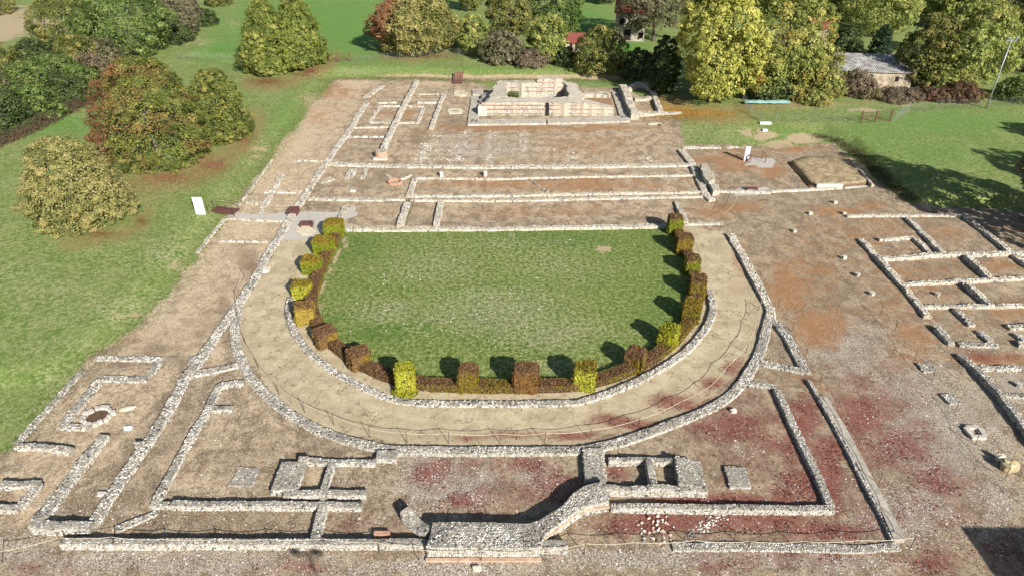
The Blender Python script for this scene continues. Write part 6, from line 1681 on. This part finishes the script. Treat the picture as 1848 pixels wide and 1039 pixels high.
V_, F_, cc_ = leaf_quads(P_ - b_, N_, .16, .045, rg, c_)
dh = empty('dry_hedge', tuple(b_)); tag(dh, 'dry brown overgrown hedge with dark red creeper between meadow and wood', 'hedge')
link('foliage', mesh_np('foliage', V_, F_, cc_), M_LEAF, dh)
# trees beyond the temple
far_ = [
    (826, 884, 22, 856, 98, 'tall', P_YELG, 'slim yellow green tree right of the broad autumn tree', 5500, .17, .06, None),
    (876, 960, -30, 918, 74, 'round', P_OLIVE, 'tall pale tree with bare twigs behind the temple', 9000, .2, .15, None),
    (948, 1054, -40, 1002, 62, 'round', P_GRN, 'tall green tree left of the little red roofed hut', 12000, .2, .1, None),
    (952, 1026, 22, 988, 112, 'tall', P_YELG, 'upright yellow green tree in front of the hut, behind the temple', 9000, .17, .04, None),
    (862, 950, 52, 904, 110, 'bush', P_GREY, 'grey twiggy thicket behind the temple', 7000, .17, .02, None),
    (1032, 1132, 40, 1084, 126, 'bush', P_OLIVE, 'round olive bush right of the hut', 11000, .15, .02, None),
    (1000, 1046, 84, 1022, 118, 'bush', P_DARK, 'dark low shrub under the hut', 3500, .15, .02, None),
    (930, 1000, 88, 960, 118, 'bush', P_TWIG, 'brown bramble at the foot of the upright yellow green tree', 4000, .15, .02, None),
    (1110, 1240, -60, 1178, 74, 'round', P_GREY, 'wide grey half bare tree over the ruined building', 12000, .18, .25, None),
    (1166, 1226, 60, 1194, 168, 'tall', P_DARK, 'dark evergreen shrub in the shade left of the big yellow tree', 8000, .17, .02, None),
    (1118, 1180, 84, 1150, 140, 'bush', P_DARK, 'dark bush in the shade behind the chamber', 4000, .16, .02, None),
    (1202, 1352, -70, 1282, 184, 'round', P_YEL, 'big lime yellow tree with leaves fallen at its foot', 30000, .17, .07, None),
    (1310, 1482, -40, 1396, 172, 'round', P_YELG, 'second big yellow green tree, close to the right of the lime yellow one', 28000, .17, .06, tint_tips([C(150, 130, 40), C(210, 180, 70), C(220, 160, 70)], .52, .6)),
    (1444, 1520, 80, 1482, 176, 'bush', P_YELG, 'creeper covered bush with red leaves at the left end of the grey roofed shed', 8000, .15, .02, tint_tips(P_RED, .45, .9)),
    (1508, 1580, 124, 1545, 172, 'bush', P_TWIG, 'reddish brown dry creeper climbing over the shed wall', 7000, .13, .02, tint_tips(P_OLIVE, .5, .6)),
    (1500, 1642, -60, 1574, 62, 'round', P_YELG, 'yellow green tree standing behind the grey roofed shed', 14000, .19, .15, None),
    (1494, 1552, 48, 1524, 104, 'bush', P_DARK, 'bushy dark green shrub behind the left half of the shed', 5000, .16, .03, None),
    (1564, 1606, 44, 1585, 100, 'cone', [C(24, 40, 26), C(40, 60, 38), C(62, 84, 54)], 'small dark conical evergreen behind the shed', 4500, .15, .03, None),
    (1612, 1716, 20, 1662, 158, 'round', P_OLIVE, 'half bare twiggy tree leaning over the right end of the shed', 13000, .16, .08, None),
    (1662, 1796, -12, 1730, 160, 'round', P_YELG, 'broad fresh green tree left of the lamp mast', 24000, .17, .06, tint_tips([C(120, 140, 50), C(176, 190, 90), C(190, 198, 110)], .45, .8)),
    (1786, 1900, -40, 1846, 130, 'round', P_OLIVE, 'tree at the right picture edge behind the lamp mast', 14000, .19, .08, None),
    (1700, 1800, -70, 1750, 52, 'round', P_GREY, 'shaded grey green tree far behind the broad fresh green tree', 8000, .22, .1, None),
    (1400, 1520, -90, 1462, 30, 'round', P_YELG, 'far yellow green tree at the top edge, above the red roof', 9000, .22, .1, None),
    (1640, 1710, -70, 1676, 24, 'round', P_DARK, 'far dark tree at the top edge, right of the tree behind the shed', 7000, .22, .1, None),
    (1060, 1120, -60, 1092, 6, 'round', P_DARK, 'far dark tree at the top edge beyond the small meadow', 6000, .22, .1, None),
    (830, 880, -60, 852, 20, 'round', P_OLIVE, 'far olive tree at the top edge right of the broad autumn tree', 6000, .22, .1, None),
    (1796, 1870, 136, 1836, 180, 'bush', P_GRN, 'low bright green creeper mound right of the lamp mast', 5000, .13, .02, None),
    (1696, 1770, 148, 1734, 178, 'bush', P_RED, 'dark red bramble left of the lamp mast', 5000, .13, .02, tint_tips(P_OLIVE, .5, .6)),
    (1574, 1660, 158, 1622, 178, 'bush', P_TWIG, 'low brown bramble under the shed wall', 4500, .13, .02, None),
    (1640, 1712, 158, 1680, 178, 'bush', P_RED, 'low reddish bramble right of the shed', 4000, .13, .02, tint_tips(P_TWIG, .42, .9)),
    (1430, 1500, 158, 1466, 184, 'bush', P_YELG, 'low yellowing bramble between yellow trees and fence', 4000, .13, .02, tint_tips(ORNG, .45, .8)),
    (1350, 1432, 120, 1392, 178, 'bush', P_DARK, 'dark undergrowth in the shade below the yellow trees', 6000, .16, .02, None),
]
for (x0, x1, yt, ub, vb, sh, pal, lab, nl_, lf, h0, tn) in far_:
    big = (x1 - x0) > 95
    isb = sh == 'bush'
    tree(x0, x1, yt, ub, vb, sh, pal, lab, int(nl_ * 1.05), lf, h0, 300 if nl_ > 20000 else (150 if big else 80), tn, 'bush' if isb else 'broadleaf_tree', 'shrub' if isb else 'tree', crs=.115 if nl_ > 20000 else .16, rough=.34 if not (nl_ > 20000) else .5, limbs=14 if pal is P_GREY or pal is P_OLIVE else 8, fill=.22)
# trees standing off the right edge that shade the grass, and a row beyond the top edge
def tree_at(x, y, R, H, shape, pal, label, nleaf, leaf, h0, group=None, seed=0):
    rng = np.random.default_rng(seed); V, Fq, c4, cc = make_crown(R, H * h0, H, shape, 100, nleaf, leaf, pal, rng, None, .18, .4, .25)
    o = empty('broadleaf_tree', (x, y, float(terr(x, y)))); tag(o, label, 'tree', group)
    link('crown', mesh_np('crown', V, Fq, c4), M_LEAF, o); make_wood(H * h0, H, R, cc, rng).build('trunk', M_BARK, o, smooth=True)
    return o
tree_at(52.8, 56.0, 5.6, 12.5, 'round', P_TWIG, 'dark brown tree just showing at the right picture edge, shading the grass', 16000, .19, .06, None, 501)
tree_at(69.0, 57.0, 5.5, 13.0, 'round', P_OLIVE, 'tree outside the right picture edge, whose shade crosses the grass', 9000, .24, .1, None, 502)
tree_at(79.0, 66.0, 5.0, 13.0, 'round', P_OLIVE, 'farther tree outside the right picture edge, shading the upper grass', 9000, .24, .1, None, 503)
rr = random.Random(9)
WL = ['dark far tree at the top edge, above the gap left of the red roof', 'olive far tree at the top edge above the red roof', 'yellow green far tree at the top edge above the small dark evergreen', 'dark far tree at the top edge between shed and lamp mast', 'olive tree deep in the wood, behind the small dark evergreen', 'yellow green tree deep in the wood, behind the broad fresh green tree', 'dark tree deep in the wood near the top right corner']
for k, (x, y) in enumerate(((36, 184), (58, 178), (78, 184), (98, 176), (72, 160), (92, 152), (112, 160))):
    tree_at(x, y, rr.uniform(5, 6.5), rr.uniform(10, 13), 'round', [P_DARK, P_OLIVE, P_YELG][k % 3], WL[k], 6000, .3, .08, 'wood behind the shed', 700 + k)

if 0: print('TRIS', sum(sum(len(p.vertices)-2 for p in o.data.polygons) for o in bpy.data.objects if o.type=='MESH') if False else sum(len(m_.loops)-2*len(m_.polygons) for m_ in bpy.data.meshes))

# ------------------------------------------------------------------ weeds
def weeds(P, N, l, w, pal, seed, name, label, t=None):
    rg = np.random.default_rng(seed); n = len(P)
    c = pick(pal, np.clip((rg.normal(.5, .28, n) if t is None else t), 0, 1)); b = P.mean(0); b[2] = 0
    V, Fq, cc = leaf_quads(P - b, N, l, w, rg, c)
    o = link(name, mesh_np(name, V, Fq, cc), M_LEAF, None, tuple(b)); tag(o, label, name.replace('_', ' '), kind='stuff'); return o
def along(px, n, spread, hmax, seed):
    rg = np.random.default_rng(seed)
    q = np.array([at_t(*k)[:2] for k in px]); q, s_ = resample(q, .25); _, nr = frame(q)
    i = rg.integers(0, len(q), n); lat = rg.normal(0, spread, n); xy = q[i] + nr[i] * lat[:, None] + rg.normal(0, .12, (n, 2))
    hh = hmax * (.25 + 1.2 * fbm(xy[:, 0] * .7, xy[:, 1] * .7, seed, 3)) * np.exp(-(lat / (1.6 * spread)) ** 2)
    P = np.c_[xy, terr(xy[:, 0], xy[:, 1]) + rg.uniform(0, 1, n) * hh]; N = rg.normal(size=(n, 3)); N[:, 2] *= .5; N /= np.linalg.norm(N, axis=1, keepdims=True)
    return P, N
weeds(P_RC, (lambda q: q / np.linalg.norm(q, axis=1, keepdims=True))(np.random.default_rng(6).normal(0, .6, (len(P_RC), 3)) + [0, 0, 1]), .05, .035, [C(104, 48, 46), C(142, 70, 64), C(168, 104, 90)], 40, 'red_stonecrop', 'low crimson stonecrop plants patching the soil of the right court and foreground')
P_WEED = [C(58, 54, 38), C(92, 80, 56), C(128, 112, 82), C(120, 122, 70)]
weeds(*along([(1470, 246), (1510, 254), (1545, 276), (1580, 308), (1620, 345), (1650, 364)], 4000, .5, .4, 31), .09, .035, P_WEED, 31, 'bank_scrub', 'dark scrubby weeds along the edge of the grass bank beside the earth mound')
P_TUFT = [C(84, 112, 40), C(120, 146, 62), C(168, 164, 108), C(200, 184, 140)]
weeds(*along([(600, 146), (560, 180), (500, 268), (440, 345), (400, 400), (350, 468), (300, 528), (250, 590), (180, 640), (120, 690), (60, 760), (20, 815)], 9000, .9, .18, 32), .07, .025, P_TUFT, 32, 'grass_tufts', 'ragged grass tufts along the left border of the dig')
weeds(*along([(600, 144), (700, 142), (840, 146), (900, 146), (1000, 146), (1120, 148)], 4500, .7, .3, 33), .09, .03, [C(96, 104, 52), C(150, 140, 92), C(196, 176, 132)], 33, 'dry_grass', 'dry grass on the low bank behind the temple')
weeds(*along([(742, 364), (733, 385), (727, 402)], 700, .25, .25, 34), .06, .03, P_GRN, 34, 'grass_tufts', 'green weeds along the right of the first short parallel wall')
g_ = at(925, 172, .4); rg = np.random.default_rng(3)
gp = np.c_[rg.uniform(-.7, .9, 600) + .1, 100.6 + rg.uniform(-1.0, .9, 600), .4 + rg.uniform(0, 1, 600) ** 1.2 * 1.1]; gn = rg.normal(size=(600, 3)); gn[:, 2] *= .3; gn /= np.linalg.norm(gn, axis=1, keepdims=True)
o = weeds(gp, gn, .16, .05, P_GRN, 35, 'green_weeds', 'green weeds filling the left corner of the temple cella')
o = weeds(*along([(60, 874), (0, 874)], 0 + 60, .2, .1, 36), .05, .02, P_TUFT, 36, 'grass_tufts', 'sparse grass inside the little enclosure at the left picture edge')

def leaf_fall(px_list, n, seed, pal, label, size=.07):
    rg = np.random.default_rng(seed); P = []
    for (u, v, ru, rv, k) in px_list:
        m_ = int(n * k); a = rg.uniform(0, 2 * math.pi, m_); q = np.abs(rg.normal(0, .55, m_))
        for uu, vv in zip(u + ru * q * np.cos(a), v + rv * q * np.sin(a)): P.append(at(uu, vv, .35))
    P = np.array(P); z = terr(P[:, 0], P[:, 1]) + .05 + np.abs(rg.normal(0, .02, len(P))); P = np.c_[P, z]
    N = rg.normal(0, .35, (len(P), 3)) + [0, 0, 1]; N /= np.linalg.norm(N, axis=1, keepdims=True)
    weeds(P, N, size, size * .7, pal, seed, 'fallen_leaves', label)
leaf_fall([(1205, 204, 60, 14, .5), (1240, 208, 60, 12, .3), (1300, 212, 80, 14, .2), (1186, 186, 14, 14, .12)], 6000, 41, [C(180, 130, 64), C(228, 182, 92), C(244, 212, 130)], 'golden fallen leaves spread around the big yellow tree and the shaded chamber')
leaf_fall([(300, 322, 90, 20, .4), (385, 300, 60, 22, .35), (440, 250, 36, 36, .25)], 7000, 42, [C(142, 98, 68), C(188, 138, 102), C(204, 162, 124)], 'rusty fallen leaves under the largest tree and its neighbour', .06)
leaf_fall([(180, 424, 90, 22, .6), (255, 400, 30, 22, .3)], 2500, 43, [C(140, 104, 66), C(178, 140, 98)], 'thin brown fallen leaves under the nearest round tree', .05)
leaf_fall([(480, 148, 50, 12, .5), (560, 130, 50, 12, .5)], 4000, 44, [C(142, 98, 68), C(188, 138, 102)], 'rusty fallen leaves under the two tall trees by the gate', .08)
leaf_fall([(760, 106, 90, 10, 1.0)], 1800, 45, [C(132, 92, 58), C(178, 130, 88)], 'brown fallen leaves under the broad autumn tree', .09)
